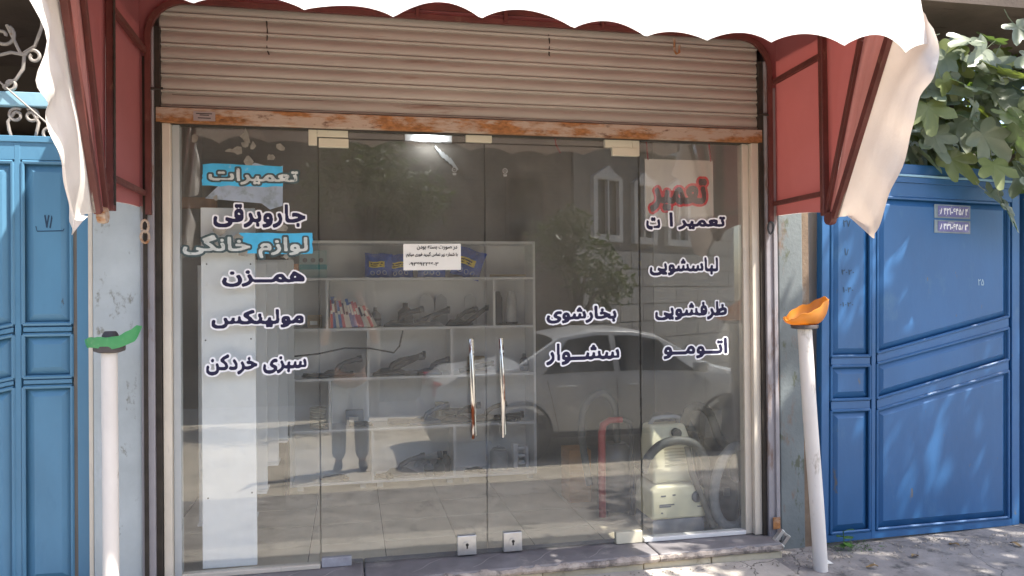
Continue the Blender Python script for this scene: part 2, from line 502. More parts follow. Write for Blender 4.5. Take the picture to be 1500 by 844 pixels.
def shape(s):
    out = []
    for i, ch in enumerate(s):
        if ch not in _F:
            out.append(ch)
            continue
        pv = s[i - 1] if i else ' '
        nx = s[i + 1] if i + 1 < len(s) else ' '
        jp = pv == 'ـ' or (pv in _F and len(_F[pv]) == 4)
        jn = len(_F[ch]) == 4 and (nx in _F or nx == 'ـ')
        k = (3 if jn else 1) if jp else (2 if jn else 0)
        out.append(chr(_F[ch][k]))
    return ''.join(reversed(out))


_GC = {}


def glyphs(s, rtl=True):
    if (s, rtl) in _GC:
        return _GC[(s, rtl)]
    c = bpy.data.curves.new("text", 'FONT')
    c.body = shape(s) if rtl else s
    c.size = 1.0
    c.resolution_u = 4
    o = bpy.data.objects.new("text", c)
    COL.objects.link(o)
    bpy.context.view_layer.update()
    me = bpy.data.meshes.new_from_object(o.evaluated_get(bpy.context.evaluated_depsgraph_get()))
    V = np.array([v.co[:2] for v in me.vertices])
    T = []
    for p in me.polygons:
        q = list(p.vertices)
        T += [(q[0], q[i], q[i + 1]) for i in range(1, len(q) - 1)]
    bpy.data.objects.remove(o)
    bpy.data.curves.remove(c)
    bpy.data.meshes.remove(me)
    _GC[(s, rtl)] = (V, T)
    return V, T


def dilate(a, rx, ry):
    out = a.copy()
    for i in range(-int(rx), int(rx) + 1):
        for j in range(-int(ry), int(ry) + 1):
            if (i / max(rx, .01)) ** 2 + (j / max(ry, .01)) ** 2 <= 1.0001:
                out = np.maximum(out, np.roll(np.roll(a, i, 1), j, 0))
    return out


def blur(a):
    for _ in range(2):
        a = (np.roll(a, 1, 0) + 2 * a + np.roll(a, -1, 0)) / 4
        a = (np.roll(a, 1, 1) + 2 * a + np.roll(a, -1, 1)) / 4
    return a


def writing(s, x0, x1, z0, z1, y, nib=(0, 0), border=0.0, rtl=True, h=None, tilt=0.0):
    """letters filling the box x0..x1, z0..z1 on the plane y. The strokes are thickened by a broad
    nib (half widths in metres) and, for the border, by a further round margin; the joined outline is
    traced cell by cell, so overlapping strokes make one clean sheet"""
    V, T = glyphs(s, rtl)
    h = h or max(.0011, min(.0024, (x1 - x0) / 190))
    lo, hi = V.min(0), V.max(0)
    nx, nz = nib
    px = x0 + nx + (V[:, 0] - lo[0]) / (hi[0] - lo[0]) * (x1 - x0 - 2 * nx)
    pz = z0 + nz + (V[:, 1] - lo[1]) / (hi[1] - lo[1]) * (z1 - z0 - 2 * nz)
    pad = max(nx, nz) + border + 4 * h
    ox, oz = x0 - pad, z0 - pad
    W_, H_ = int((x1 - x0 + 2 * pad) / h) + 2, int((z1 - z0 + 2 * pad) / h) + 2
    A = np.zeros((H_, W_))
    gx = (px - ox) / h
    gz = (pz - oz) / h
    for (i, j, k) in T:
        ax, az, bx, bz, cx, cz = gx[i], gz[i], gx[j], gz[j], gx[k], gz[k]
        d = (bx - ax) * (cz - az) - (cx - ax) * (bz - az)
        if abs(d) < 1e-9:
            continue
        c0, c1 = int(min(ax, bx, cx)), int(max(ax, bx, cx)) + 1
        r0, r1 = int(min(az, bz, cz)), int(max(az, bz, cz)) + 1
        X, Z = np.meshgrid(np.arange(c0, c1 + 1), np.arange(r0, r1 + 1))
        u = ((X - ax) * (cz - az) - (cx - ax) * (Z - az)) / d
        v = ((bx - ax) * (Z - az) - (X - ax) * (bz - az)) / d
        m_ = (u >= -.02) & (v >= -.02) & (u + v <= 1.02)
        A[r0:r1 + 1, c0:c1 + 1][m_] = 1
    if nx or nz:
        A = dilate(A, nx / h, nz / h)
    if border:
        A = dilate(A, border / h, border / h)
    A = blur(A)
    B = A > .5
    mb = MB()
    ids = {}

    def vert(kx, kz):
        key = (round(kx, 3), round(kz, 3))
        if key not in ids:
            ids[key] = len(mb.v)
            wx = ox + kx * h
            mb.v.append((wx, y, oz + kz * h + tilt * ((wx - x0) / (x1 - x0) - .5)))
        return ids[key]
    for r in range(H_ - 1):
        c = 0
        while c < W_ - 1:
            q = (B[r, c], B[r, c + 1], B[r + 1, c + 1], B[r + 1, c])
            if all(q):
                e = c
                while e < W_ - 1 and B[r, e] and B[r, e + 1] and B[r + 1, e] and B[r + 1, e + 1]:
                    e += 1
                mb.f.append((vert(c, r), vert(e, r), vert(e, r + 1), vert(c, r + 1)))
                c = e
                continue
            if any(q):
                pts = []
                cs = ((c, r), (c + 1, r), (c + 1, r + 1), (c, r + 1))
                for n_ in range(4):
                    (xa, za), (xb, zb) = cs[n_], cs[(n_ + 1) % 4]
                    fa, fb = A[za, xa], A[zb, xb]
                    if q[n_]:
                        pts.append(vert(xa, za))
                    if q[n_] != q[(n_ + 1) % 4]:
                        t = (.5 - fa) / (fb - fa)
                        pts.append(vert(xa + (xb - xa) * t, za + (zb - za) * t))
                pts = list(dict.fromkeys(pts))
                if len(pts) > 2:
                    mb.f.append(tuple(pts))
            c += 1
    return mb


def flat_mesh(name, mb, m):
    me = bpy.data.meshes.new(name)
    me.from_pydata(mb.v, [], mb.f)
    me.materials.append(m)
    return me


# ================================================================== THE SETTING
GZ = 0.045          # pavement level in front of the shop


def ground_z(y):
    """pavement falls gently to the kerb, street lies lower"""
    if y > -1.9:
        return GZ + max(-0.03, min(0.0, 0.03 * (y + 0.2)))
    return -0.12 + max(-0.23, 0.11 * (y + 1.9))


_mb = MB()
_ys = [-60, -12, -6.2, -4.0, -3.0, -1.95]
_mb.grid(lambda u, v: (-60 + 120 * u, _ys[int(round(v * 5))], ground_z(_ys[int(round(v * 5))])), 4, 5)
obj("street", _mb, M_ROAD, kind="structure")
_mb = MB()
_yp = [-1.78, -1.2, -0.2, 0.6, 30]
_mb.grid(lambda u, v: (-40 + 80 * u, _yp[int(round(v * 4))], GZ + max(-.03, min(0, .03 * (_yp[int(round(v * 4))] + .2)))), 4, 4)
obj("pavement", _mb, M_PAVE, kind="structure")
obj("kerb", MB().box((-40, -1.95, -0.4), (40, -1.78, 0.012)), M_PAVE, kind="structure", bev=0.015)
# a strip of smoother worn concrete runs along the foot of the shop step
_mb = MB()
_mb.grid(lambda u, v: (-2.6 + 4.13 * u, -0.75 + 0.55 * v + 0.02 * math.sin(9 * u), GZ + 0.004 + .03 * (-0.75 + .55 * v + .2)), 10, 1)
obj("concrete_apron", _mb, mat("worn_light_concrete", (0.42, 0.385, 0.34), 0.9, var=0.16, scale=5, bump=0.3, bscale=60,
                              wear=((0.2, 0.18, 0.16), 9, .56, .66, (1, 1, 1))), kind="structure")

add_cracks(M_PAVE, 1.7, (0.06, 0.055, 0.05))
add_cracks(MATS["worn_light_concrete"], 1.1, (0.10, 0.09, 0.08), .008)
add_cracks(M_ROAD, .9, (0.16, 0.145, 0.12), .010)

# ------------------------------------------------------------------ the shop's own building
shop = thing("shop_building", (0, 0.6, GZ), "single-storey repair shop between two blue gates, its front opened up in glass", "shop")
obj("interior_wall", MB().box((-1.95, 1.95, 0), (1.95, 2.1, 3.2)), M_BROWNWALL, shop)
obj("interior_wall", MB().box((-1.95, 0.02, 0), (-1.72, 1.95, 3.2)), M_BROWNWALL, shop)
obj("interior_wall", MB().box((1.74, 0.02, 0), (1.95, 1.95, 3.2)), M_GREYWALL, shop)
obj("ceiling", MB().box((-1.72, 0.3, 2.98), (1.74, 1.95, 3.1)), M_GREYWALL, shop)
obj("roof_slab", MB().box((-1.95, -0.02, 3.2), (1.95, 2.2, 3.45)), M_PLASTER, shop)
obj("front_wall", MB().box((-1.95, 0.16, 2.44), (1.95, 0.3, 3.2)), M_PLASTER, shop)
obj("floor_screed", MB().box((-1.72, 0.03, 0.0), (1.74, 1.95, 0.094)), M_DARKGAP, shop)
_t = mesh_of("floor_tile", MB().box((0, 0, 0), (0.396, 0.380, 0.010)), M_TILE, bev=0.0015, seg=1)
for i in range(9):
    for j in range(5):
        if -1.70 + i * 0.4 + 0.396 > 1.74 or 0.04 + j * .384 + .38 > 1.96:
            continue
        o = obj("floor_tile", _t, None, shop)
        o.location = (-1.70 + i * 0.4, 0.04 + j * 0.384, 0.0945 + random.uniform(0, 0.0008))
obj("wood_strip", MB().box((-1.72, 0.25, 1.93), (-1.35, 0.28, 1.985)), M_WOOD, shop)
# columns either side of the shop front
cL = obj("column", MB().box((-1.845, -0.055, GZ - .03), (-1.634, 0.155, 3.2)), M_COLUMN, shop, label="pale grey-blue painted column beside the left blue gate", bev=0.006)
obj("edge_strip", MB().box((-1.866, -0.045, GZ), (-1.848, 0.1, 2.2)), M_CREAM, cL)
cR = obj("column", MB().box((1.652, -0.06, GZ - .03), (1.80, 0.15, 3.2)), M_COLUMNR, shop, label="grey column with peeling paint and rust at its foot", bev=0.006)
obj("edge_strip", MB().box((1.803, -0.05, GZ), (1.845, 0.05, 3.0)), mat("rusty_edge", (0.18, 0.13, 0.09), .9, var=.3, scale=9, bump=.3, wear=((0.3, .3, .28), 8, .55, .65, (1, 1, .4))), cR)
# the sill: three dark marble slabs with a rounded, chipped front edge, on cream riser stones
_xs = [-1.60, -0.62, 0.875, 1.585]
for k in range(3):
    x0, x1 = _xs[k] + .0015, _xs[k + 1] - .0015
    yf = lambda x: -0.185 - 0.035 * (1.55 - x) / 1.6
    top = 0.128 if k < 2 else 0.129
    b = MB()
    b.add([(x0, yf(x0), .082), (x1, yf(x1), .082), (x1, 0.1, .082), (x0, 0.1, .082), (x0, yf(x0), top), (x1, yf(x1), top), (x1, 0.1, top), (x0, 0.1, top)],
          [(0, 3, 2, 1), (4, 5, 6, 7), (0, 1, 5, 4), (1, 2, 6, 5), (2, 3, 7, 6), (3, 0, 4, 7)])
    sl = obj("sill_slab", b, M_SILL, shop, bev=0.012, seg=3, smooth=True)
    # ragged, chipped nosing
    n = max(8, int((x1 - x0) / 0.025))
    rr = [(.0195 + random.uniform(-.004, .004)) for _ in range(n + 1)]
    obj("chipped_edge", MB().tube([(x0 + (x1 - x0) * i / n, yf(x0 + (x1 - x0) * i / n) + 0.007, .104 + random.uniform(-.004, .002)) for i in range(n + 1)], rr, 8), M_SILLEDGE, sl, smooth=True)
    if k != 2:
        for q in range(4):          # pale veins cut across the marble
            xa = x0 + (x1 - x0) * (0.15 + 0.2 * q)
            obj("marble_vein", MB().grid(lambda u, v: (xa + 0.16 * u + .004 * v + .01 * math.sin(7 * u), -0.17 + .16 * u, top + .0006), 6, 1), mat("pale_vein", (0.42, 0.40, 0.38), .6), sl)
for x0, x1 in ((-1.58, -1.02), (-1.015, -.35), (-.345, .25), (0.255, 0.79), (0.795, 1.17), (1.175, 1.585)):
    yo = random.uniform(-.006, .006)
    obj("riser_stone", MB().box((x0, -0.175 + yo - 0.03 * (1.5 - x1) / 1.6, GZ - .05), (x1, 0.02, .0815)), M_RISER, shop, bev=0.006)

# ------------------------------------------------------------------ shop front: frame, fixed panes, glass doors
front = thing("glass_shopfront", (0, 0, .128), "cream framed shop window front with a fixed pane at either end", "shopfront")
obj("frame_post", MB().box((-1.545, -0.045, .129), (-1.508, 0.05, 2.2995)), M_CREAM, front, bev=0.003)
obj("frame_post", MB().box((-1.5065, -0.012, .129), (-1.474, 0.04, 2.2995)), mat("aluminium_post", (0.42, 0.44, 0.44), .5, var=.06), front, bev=0.002)
obj("frame_post", MB().box((1.502, -0.045, .132), (1.548, 0.05, 2.2995)), M_CREAM, front, bev=0.003)
obj("frame_post", MB().box((1.462, -0.018, .132), (1.5005, 0.04, 2.2995)), M_CREAM, front, bev=0.003)
obj("frame_sill", MB().box((-1.473, -0.022, .129), (-0.832, 0.03, .150)), M_CREAM, front, bev=0.003)
obj("frame_sill", MB().box((0.862, -0.022, .131), (1.461, 0.03, .153)), mat("white_sill_bar", (0.72, 0.71, 0.69), .5, var=.05), front, bev=0.003)
obj("head_rail", MB().box((-1.5, -0.03, 2.30), (1.5, 0.03, 2.44)), M_DARKGAP, front)
obj("transom", MB().box((-.83, -0.005, 2.262), (0.84, 0.005, 2.299)), GLASS, front)
obj("pane", MB().box((-1.473, -0.005, .151), (-0.832, 0.005, 2.299)), GLASS, front)
obj("pane", MB().box((0.862, -0.005, .154), (1.461, 0.005, 2.299)), GLASS, front)
obj("cover_plate", MB().box((-0.875, -0.012, 2.222), (-0.834, 0.012, 2.299)), M_FITTING, front, bev=0.002)
obj("cover_plate", MB().box((-0.833, -0.012, 2.264), (-0.683, 0.012, 2.299)), M_FITTING, front, bev=0.002)
obj("cover_plate", MB().box((-0.088, -0.012, 2.262), (0.048, 0.012, 2.299)), M_FITTING, front, bev=0.002)
obj("cover_plate", MB().box((0.664, -0.012, 2.258), (0.818, 0.012, 2.299)), M_FITTING, front, bev=0.002)
obj("cover_plate", MB().box((0.819, -0.012, 2.216), (0.860, 0.012, 2.299)), M_FITTING, front, bev=0.002)


def glass_door(x0, x1, label, lock_x, hinge_left, hx, rot):
    d = thing("glass_door", (x0 if hinge_left else x1, 0, .135), label, "door", "pair of frameless glass doors")
    obj("pane", MB().box((x0, -0.005, .137), (x1, 0.005, 2.257)), GLASS, d)
    e0, e1 = (x0, x0 + .145) if hinge_left else (x1 - .148, x1)
    obj("patch_fitting", MB().box((e0, -0.014, 2.214), (e1, 0.014, 2.258)), M_FITTING, d, bev=0.002)
    b = obj("patch_fitting", MB().box((e0, -0.016, .131), (e1, 0.016, .131 + (.045 if hinge_left else .062))), mat("worn_floor_patch", (0.33, 0.33, 0.36), .5, var=.2, scale=30) if hinge_left else M_FITTING, d, bev=0.002)
    lk = obj("lock_plate", MB().box((lock_x - .049, -0.018, .137), (lock_x + .049, 0.018, .236)), M_STEEL, d, bev=0.003)
    obj("lock_cylinder", MB().lathe([(.021, -.004), (.021, 0), (.017, .004)], (lock_x, -.0215, .187), 20, 'Y'), M_STEEL, lk, smooth=True)
    obj("keyhole", MB().lathe([(.008, 0), (.008, .003)], (lock_x, -.0275, .192), 12, 'Y').box((lock_x - .004, -.0275, .172), (lock_x + .004, -.0245, .190)), M_BLACK, lk)
    # pull handle: two slightly bowed bars, outside and inside the glass
    for sy, dx in ((-1, 0), (1, .022)):
        path = []
        for i in range(13):
            t = i / 12
            path.append((hx + dx + 0.012 * (t - .5) * -1, sy * (0.03 + 0.03 * math.sin(math.pi * t)), .735 + .51 * t))
        h = obj("handle", MB().tube(path, [.007 + .006 * math.sin(math.pi * i / 12) for i in range(13)], 10), M_HANDLE, d, smooth=True)
    for z in (.80, 1.18):
        obj("handle_fixing", MB().tube([(hx + .005, -.048, z), (hx + .005, .048, z)], .007, 8), M_STEEL, d, smooth=True)
    mx = -0.148 if hinge_left else 0.118       # small etched mark near the top of the glass
    ring = [(mx + .012 * math.cos(t * .5236), -.0062, 2.118 + .012 * math.sin(t * .5236)) for t in range(13)]
    obj("etched_mark", MB().tube(ring, .0013, 4, False).box((mx - .010, -.0068, 2.0955), (mx + .010, -.0058, 2.0985))
        .box((mx - .006, -.0068, 2.117), (mx + .006, -.0058, 2.119)).box((mx - .008, -.0068, 2.0905), (mx + .008, -.0058, 2.0925)),
        mat("etched_glass", (.6, .6, .57), .7), d)
    d.rotation_euler = (0, 0, rot)
    return d


glass_door(-0.826, 0.006, "left glass door of the pair, a paper note stuck on it", -0.101, True, -0.072, 0.002)
glass_door(0.012, 0.853, "right glass door of the pair, with the more rusted handle", 0.140, False, 0.085, -0.0025)

# ------------------------------------------------------------------ roller shutter, rolled half-way up
sh = thing("roller_shutter", (0, 0.05, 2.30), "rolled-up beige metal roller shutter with a rusty bottom rail above the glass", "shutter")
prof = []
P = 0.0735
for i in range(9):       # one curved slat: hollow under the lip, bulging face, rolled lip at its foot
    t = i / 8
    prof.append((-0.004 - 0.012 * math.sin(math.pi * min(1, 0.15 + 0.95 * t)) ** 0.8, 0.011 + t * (P - 0.014)))
prof = [(0.002, -0.004), (-0.012, -0.005), (-0.019, -0.0005), (-0.020, 0.004), (-0.015, 0.0075), (-.006, .009)] + prof + [(0.006, P - .001)]


def slat_mb(jit):
    b = MB()
    nx = 14
    n = len(prof)
    ph = [random.uniform(-jit, jit) for _ in range(nx + 1)]
    b.grid(lambda u, v: (-1.552 + 3.10 * u, prof[int(round(v * (n - 1)))][0] + ph[int(round(u * nx))], prof[int(round(v * (n - 1)))][1]), nx, n - 1)
    return b


SY = -0.022
for k in range(10):
    o = obj("slat", slat_mb(.0012), M_SHUT, sh, smooth=True)
    o.location = (random.uniform(-.004, .004), SY + random.uniform(-.001, .001), 2.381 + k * P)
br = obj("bottom_rail", MB().box((-1.568, -0.062, 2.3005), (1.562, -0.030, 2.372)).box((-1.568, -.0295, 2.345), (1.562, .03, 2.372)), M_RUST, sh, label="rust-covered bottom rail", bev=0.004)
obj("rolled_lip", MB().tube([(-1.55, -.02, 2.378), (1.545, -.02, 2.378)], .006, 8), M_RUST, br)
pl = obj("maker_plate", MB().box((-1.40, -.0645, 2.312), (-1.302, -.0623, 2.356)), mat("small_metal_plate", (0.30, .25, .24), .5), sh)
for z, xa, xb in ((2.344, -1.388, -1.316), (2.337, -1.372, -1.33), (2.323, -1.38, -1.322)):
    obj("print_line", MB().box((xa, -.0651, z), (xb, -.0646, z + .004)), M_INK, pl)
for x0, x1 in ((-1.632, -1.574), (1.570, 1.640)):
    g = obj("guide_rail", MB().box((x0, -0.075, .10), (x1, 0.08, 2.75)), M_GUIDE, sh, bev=0.004)
    xi = x1 if x0 < 0 else x0
    s_ = 1 if x0 < 0 else -1
    obj("guide_slot", MB().box((xi + .001 * s_, -.06, .13), (xi + .026 * s_, 0.06, 2.75)), M_DARKGAP, g)  # solid near-black strip, the slot's darkness given as colour
    obj("weather_bead", MB().box((x0 + .012 if x0 < 0 else x1 - .030, -.086, .12), (x0 + .030 if x0 < 0 else x1 - .012, -.0752, 2.6)), M_GUIDE if x0 > 0 else M_DARKGAP, g, bev=.002)
    obj("end_hook", MB().tube([(xi - .035 * s_, -.09, 2.447), (xi + .045 * s_, -.09, 2.452)], .006, 6), M_DARKGAP, g)
for x, zz, l in ((-1.07, 2.735, .14), (0.35, 2.76, .08)):
    obj("hanging_wire", MB().tube([(x, -.03, zz + .1), (x + .006, -.035, zz + .04), (x + .003, -.034, zz - l * .4), (x + .014, -.033, zz - l * .6)], .0035, 5), M_DARKGAP, sh)
obj("hanging_hook", MB().tube([(1.03, -.1, 2.835), (1.028, -.1, 2.77), (1.04, -.1, 2.752), (1.056, -.1, 2.76), (1.058, -.1, 2.80)], .006, 6), M_RUST, sh, smooth=True)

# ------------------------------------------------------------------ folding hood awning
aw = thing("hood_awning", (0, -0.05, 1.85), "white hood awning with red lining, scalloped valance and dark red ribs", "awning")
AX = 1.615


def arch(off, z_low, zt, rad, y):
    pts = [(-1.60 - off, y, z_low), (-1.60 - off, y, zt - rad)]
    for i in range(1, 8):
        a = math.pi / 2 * i / 8
        pts.append((-1.60 - off + rad * (1 - math.cos(a)), y, zt - rad + rad * math.sin(a)))
    pts.append((-1.60 - off + rad, y, zt))
    return pts + [(-p[0], p[1], p[2]) for p in reversed(pts)]


obj("wall_frame", MB().tube(arch(-.006, 1.86, 2.868, 0.17, -.085), .0175, 4), M_BARRED, aw)
_ap = arch(-.006, 1.90, 2.868, 0.17, -.079)
_av = []
for (x_, y_, z_) in _ap:
    k_ = max(0, (z_ - 2.70) / .168)
    _av += [(x_, y_, z_), ((-1.652 if x_ < 0 else 1.652) if abs(x_) > 1.43 else x_, y_, z_ if z_ < 2.70 else 2.70 + (2.98 - 2.70) * min(1, k_))]
    if abs(x_) > 1.43 and z_ > 2.85:
        _av[-1] = (x_ * 1.0, y_, 2.98)
obj("corner_lining", MB().add(_av, [(2 * i, 2 * i + 1, 2 * i + 3, 2 * i + 2) for i in range(len(_ap) - 1)]), M_LINING, aw)
for i, x in enumerate((-.9, -.35, .1, .62, 1.05)):
    obj("frame_bracket", MB().box((x, -.105, 2.86), (x + .02, -.06, 2.93)), M_BARRED, aw)
obj("rail_behind_valance", MB().bar((-1.55, -.075, 2.915), (1.56, -.075, 2.925), .03, .03, (0, 1, 0)), M_BARRED, aw)
sgn = {'left': -1, 'right': 1}
# key points in (y, z) for each side: post, first rib, second rib, flap outline from the top corner downwards
SIDE = {
    -1: dict(post=(-.585, 1.845), r1=((-.640, 1.822), (-.90, 2.56)), r2=((-.742, 1.800), (-1.095, 2.50)),
             flap=[(-1.335, 2.46), (-1.335, 2.40), (-1.257, 2.291), (-1.307, 2.152), (-1.20, 2.11), (-1.15, 2.088), (-1.127, 1.991), (-1.10, 1.90), (-1.048, 1.819), (-.996, 1.742), (-.913, 1.701), (-.823, 1.776)]),
    1: dict(post=(-.548, 1.868), r1=((-.560, 1.862), (-.83, 2.62)), r2=((-.622, 1.834), (-1.045, 2.62)),
            flap=[(-1.265, 2.50), (-1.279, 2.40), (-1.279, 2.324), (-1.188, 2.276), (-1.147, 2.178), (-1.085, 2.104), (-1.045, 1.974), (-1.0, 1.868), (-.941, 1.757), (-.905, 1.73), (-.843, 1.719), (-.70, 1.835)]),
}
TOPZ = 2.74
for s in (-1, 1):
    S = SIDE[s]
    x = AX * s
    py, pz = S['post']
    # post with stitched edge, diagonal and lower brace
    obj("post", MB().bar((x, py, pz - .02), (x, py + .01, 2.93), .030, .036, (1, 0, 0)), M_BARRED, aw, bev=.003)
    obj("seam_cord", MB().tube([(x - .019 * s, py - .016, pz + i * .022) for i in range(46)], [.004 + .0015 * (i % 2) for i in range(46)], 5), M_DARKGAP if s < 0 else M_BARRED, aw)
    obj("brace", MB().bar((x * .996, -.10, 2.625), (x * .996, py + .02, 2.64), .022, .028, (1, 0, 0)), M_BARRED, aw, bev=.002)
    obj("brace", MB().bar((x * .996, -.10, 1.958), (x * .996, py + .02, 1.958), .02, .024, (1, 0, 0)), M_BARRED, aw, bev=.002)
    # red lined side panel, white cloth outside it
    pan = lambda dx: (lambda u, v: (x + dx * s + .004 * math.sin(7 * u + 3 * v), -.075 + (py + .075) * u, 1.895 - .04 * u + .012 * math.sin(2.5 * u) * (1 - v) + (2.93 - 1.88) * v))
    obj("side_lining", MB().grid(pan(.02), 6, 8), M_LINING, aw, smooth=True)
    obj("side_cloth", MB().grid(pan(.032), 6, 8), M_THINFAB, aw, smooth=True)
    # ribs
    (b1, t1), (b2, t2) = S['r1'], S['r2']
    ext = lambda b, t, z: (t[0] + (t[0] - b[0]) / (t[1] - b[1]) * (z - t[1]) * .7, z)
    for (b, t), w in (((b1, t1), .024), ((b2, t2), .032)):
        e = ext(b, t, TOPZ)
        obj("rib", MB().bar((x, b[0], b[1]), (x, t[0], t[1]), w * .8, w, (1, 0, 0)).bar((x, t[0], t[1]), (x, e[0], e[1]), w * .79, w * .99, (1, 0, 0)), M_BARRED, aw, bev=.002)
    obj("pivot", MB().lathe([(.030, -.016), (.034, 0), (.030, .016)], (x, (b1[0] + b2[0]) / 2, b2[1] - .004), 14, 'X'), M_RUST if s < 0 else M_BARRED, aw, smooth=True)
    # fabric between post and first rib, hanging in folds, then gathered fabric between the ribs

    def gore(pa, pb, amp, nf, dx, ph, top=2.93):
        def fn(u, v):
            a = Vector((pa[0][0] + (pa[1][0] - pa[0][0]) * v, pa[0][1] + (pa[1][1] - pa[0][1]) * v))
            b = Vector((pb[0][0] + (pb[1][0] - pb[0][0]) * v, pb[0][1] + (pb[1][1] - pb[0][1]) * v))
            q = a.lerp(b, u)
            w = math.sin(math.pi * u) ** .5 if 0 < u < 1 else 0
            fold = amp * w * (0.25 + .75 * v) * (math.sin(nf * math.pi * u * 2 + ph + 1.1 * math.sin(3 * v)) + .35 * math.sin(nf * 5 * u + 6 * v))
            return (x + s * (dx + .02 + fold + .012 * w), q.x, q.y)
        return fn
    e1, e2 = ext(b1, t1, TOPZ), ext(b2, t2, TOPZ)
    g1 = gore(((py, pz), (py + .01, 2.93)), (b1, (e1[0], 2.80)), .010, 1.0, 0, .4)
    obj("gore_lining", MB().grid(g1, 14, 14), M_LINING, aw, smooth=True)
    obj("gore_cloth", MB().grid(lambda u, v: (g1(u, v)[0] + .012 * s, g1(u, v)[1], g1(u, v)[2]), 14, 14), M_THINFAB, aw, smooth=True)
    g2 = gore((b1, e1), (b2, e2), .030, 2.6, 0, 1.2 if s > 0 else 2.4)
    obj("gathered_lining", MB().grid(g2, 26, 16), mat("pink_lining", (0.50, 0.22, 0.21), .7, var=.15, scale=3, stretch=(1, 1, .3), trans=.3, tcol=(.6, .3, .26)), aw, smooth=True)
    obj("gathered_cloth", MB().grid(lambda u, v: (g2(u, v)[0] + .012 * s, g2(u, v)[1], g2(u, v)[2]), 26, 16), M_THINFAB, aw, smooth=True)
    # loose side flap beyond the front rib
    F = S['flap']

    def flap(u, v):
        k = v * (len(F) - 1)
        i = min(int(k), len(F) - 2)
        fr = k - i
        # smooth (Catmull-Rom) outline
        p = [Vector(F[max(0, min(len(F) - 1, i + d))]) for d in (-1, 0, 1, 2)]
        o_ = .5 * ((2 * p[1]) + (-p[0] + p[2]) * fr + (2 * p[0] - 5 * p[1] + 4 * p[2] - p[3]) * fr ** 2 + (-p[0] + 3 * p[1] - 3 * p[2] + p[3]) * fr ** 3)
        a = Vector(e2).lerp(Vector(b2), v ** .9)
        q = a.lerp(o_, u)
        wv = .016 * u * math.sin(14 * v + 1.3) + .008 * u * math.sin(29 * v) + .014 * math.sin(math.pi * u) * math.sin(6 * v + 4 * u) + .006 * math.sin(17 * u + 9 * v) * u
        out = .05 * u * (1 - u)
        return (x + s * (.014 + out + wv), q.x, q.y)
    obj("side_flap", MB().grid(flap, 12, 44), M_WHITEFAB, aw, smooth=True)
    edge = [flap(0.0, i / 40) for i in range(41)]
    obj("piping", MB().tube([(p[0] - .006 * s, p[1] - .016, p[2]) for p in edge], .005, 5), mat("grey_piping", (.25, .22, .19), .9, var=.3, scale=60), aw)

# front bar, scalloped front valance, canopy
ZB, YB = 2.745, -1.14
obj("front_bar", MB().tube([(-AX, YB + .04, ZB), (AX, YB + .05, ZB + .01)], .014, 8), M_BARRED, aw)
NSC = 11


def val(u, v):
    # scalloped lower edge: points hang down, arcs rise between them
    c = abs(math.sin(math.pi * (u * NSC + .28 + .16 * math.sin(7.3 * u + 1) + .08 * math.sin(19 * u)))) ** .8 * (.85 + .25 * math.sin(13 * u + 2))
    jig = .012 * math.sin(5.1 * u + .5) + .008 * math.sin(17 * u)
    zb = 2.438 + .050 * c + jig + .012 * u
    xx = -AX - .03 + (2 * AX + .06) * u
    y = YB - .02 - .075 * v - .022 * v * math.sin(2 * math.pi * u * NSC * .5 + .8) - .014 * v * math.sin(31 * u)
    return (xx, y, ZB + .012 + (zb - ZB - .012) * v)


obj("front_valance", MB().grid(val, 220, 8), M_WHITEFAB, aw, smooth=True)


def canopy(dz):
    def fn(u, v):
        # curved from the front bar up and back to the wall
        a = v * math.pi / 2
        y = YB + .02 + 1.10 * math.sin(a) ** 1.3
        z = ZB + .015 + .42 * (1 - math.cos(a) ** 1.2) ** .8 + dz
        return (-AX - .028 + (2 * AX + .056) * u, y, z - .015 * math.sin(math.pi * u) * math.sin(math.pi * v))
    return fn


obj("canopy_lining", MB().grid(canopy(0), 20, 16), M_LINING, aw, smooth=True)
obj("canopy_cloth", MB().grid(canopy(.012), 20, 16), M_WHITEFAB, aw, smooth=True)
# end fills above the side panels
for s in (-1, 1):
    c0 = canopy(-.004)
    pts = [c0(0, i / 12) for i in range(13)]
    b = MB()
    for dx in (.018, .03):
        pass
    vs = [(s * (AX + .022), p[1], p[2]) for p in pts] + [(s * (AX + .022), p[1], min(p[2], 2.745)) for p in pts]
    b.add(vs, [(i, i + 1, 14 + i, 13 + i) for i in range(12)])
    obj("end_lining", b, M_LINING, aw)
    b2 = MB().add([(v_[0] + .010 * s, v_[1], v_[2]) for v_ in vs], [(i, i + 1, 14 + i, 13 + i) for i in range(12)])
    obj("end_cloth", b2, M_WHITEFAB, aw)

# ================================================================== LETTERING ON THE GLASS
def word(name_label, s, x0, x1, z0, z1, nib=(.0042, .0058), border=.0088, m_in=M_NAVY, m_out=M_WVINYL, y=-.0072, tilt=0.0, parts=None, cat="lettering", group="window lettering"):
    d = thing("window_lettering", ((x0 + x1) / 2, y, z0), name_label, cat, group)
    segs = parts or [(s, x0, x1, z0, z1)]
    for (t, a, b, c, e) in segs:
        obj("border", flat_mesh("border", writing(t, a, b, c, e, y + .0008, nib, border, tilt=tilt), m_out), None, d)
        obj("letters", flat_mesh("letters", writing(t, a, b, c, e, y, nib, tilt=tilt), m_in), None, d)
    return d


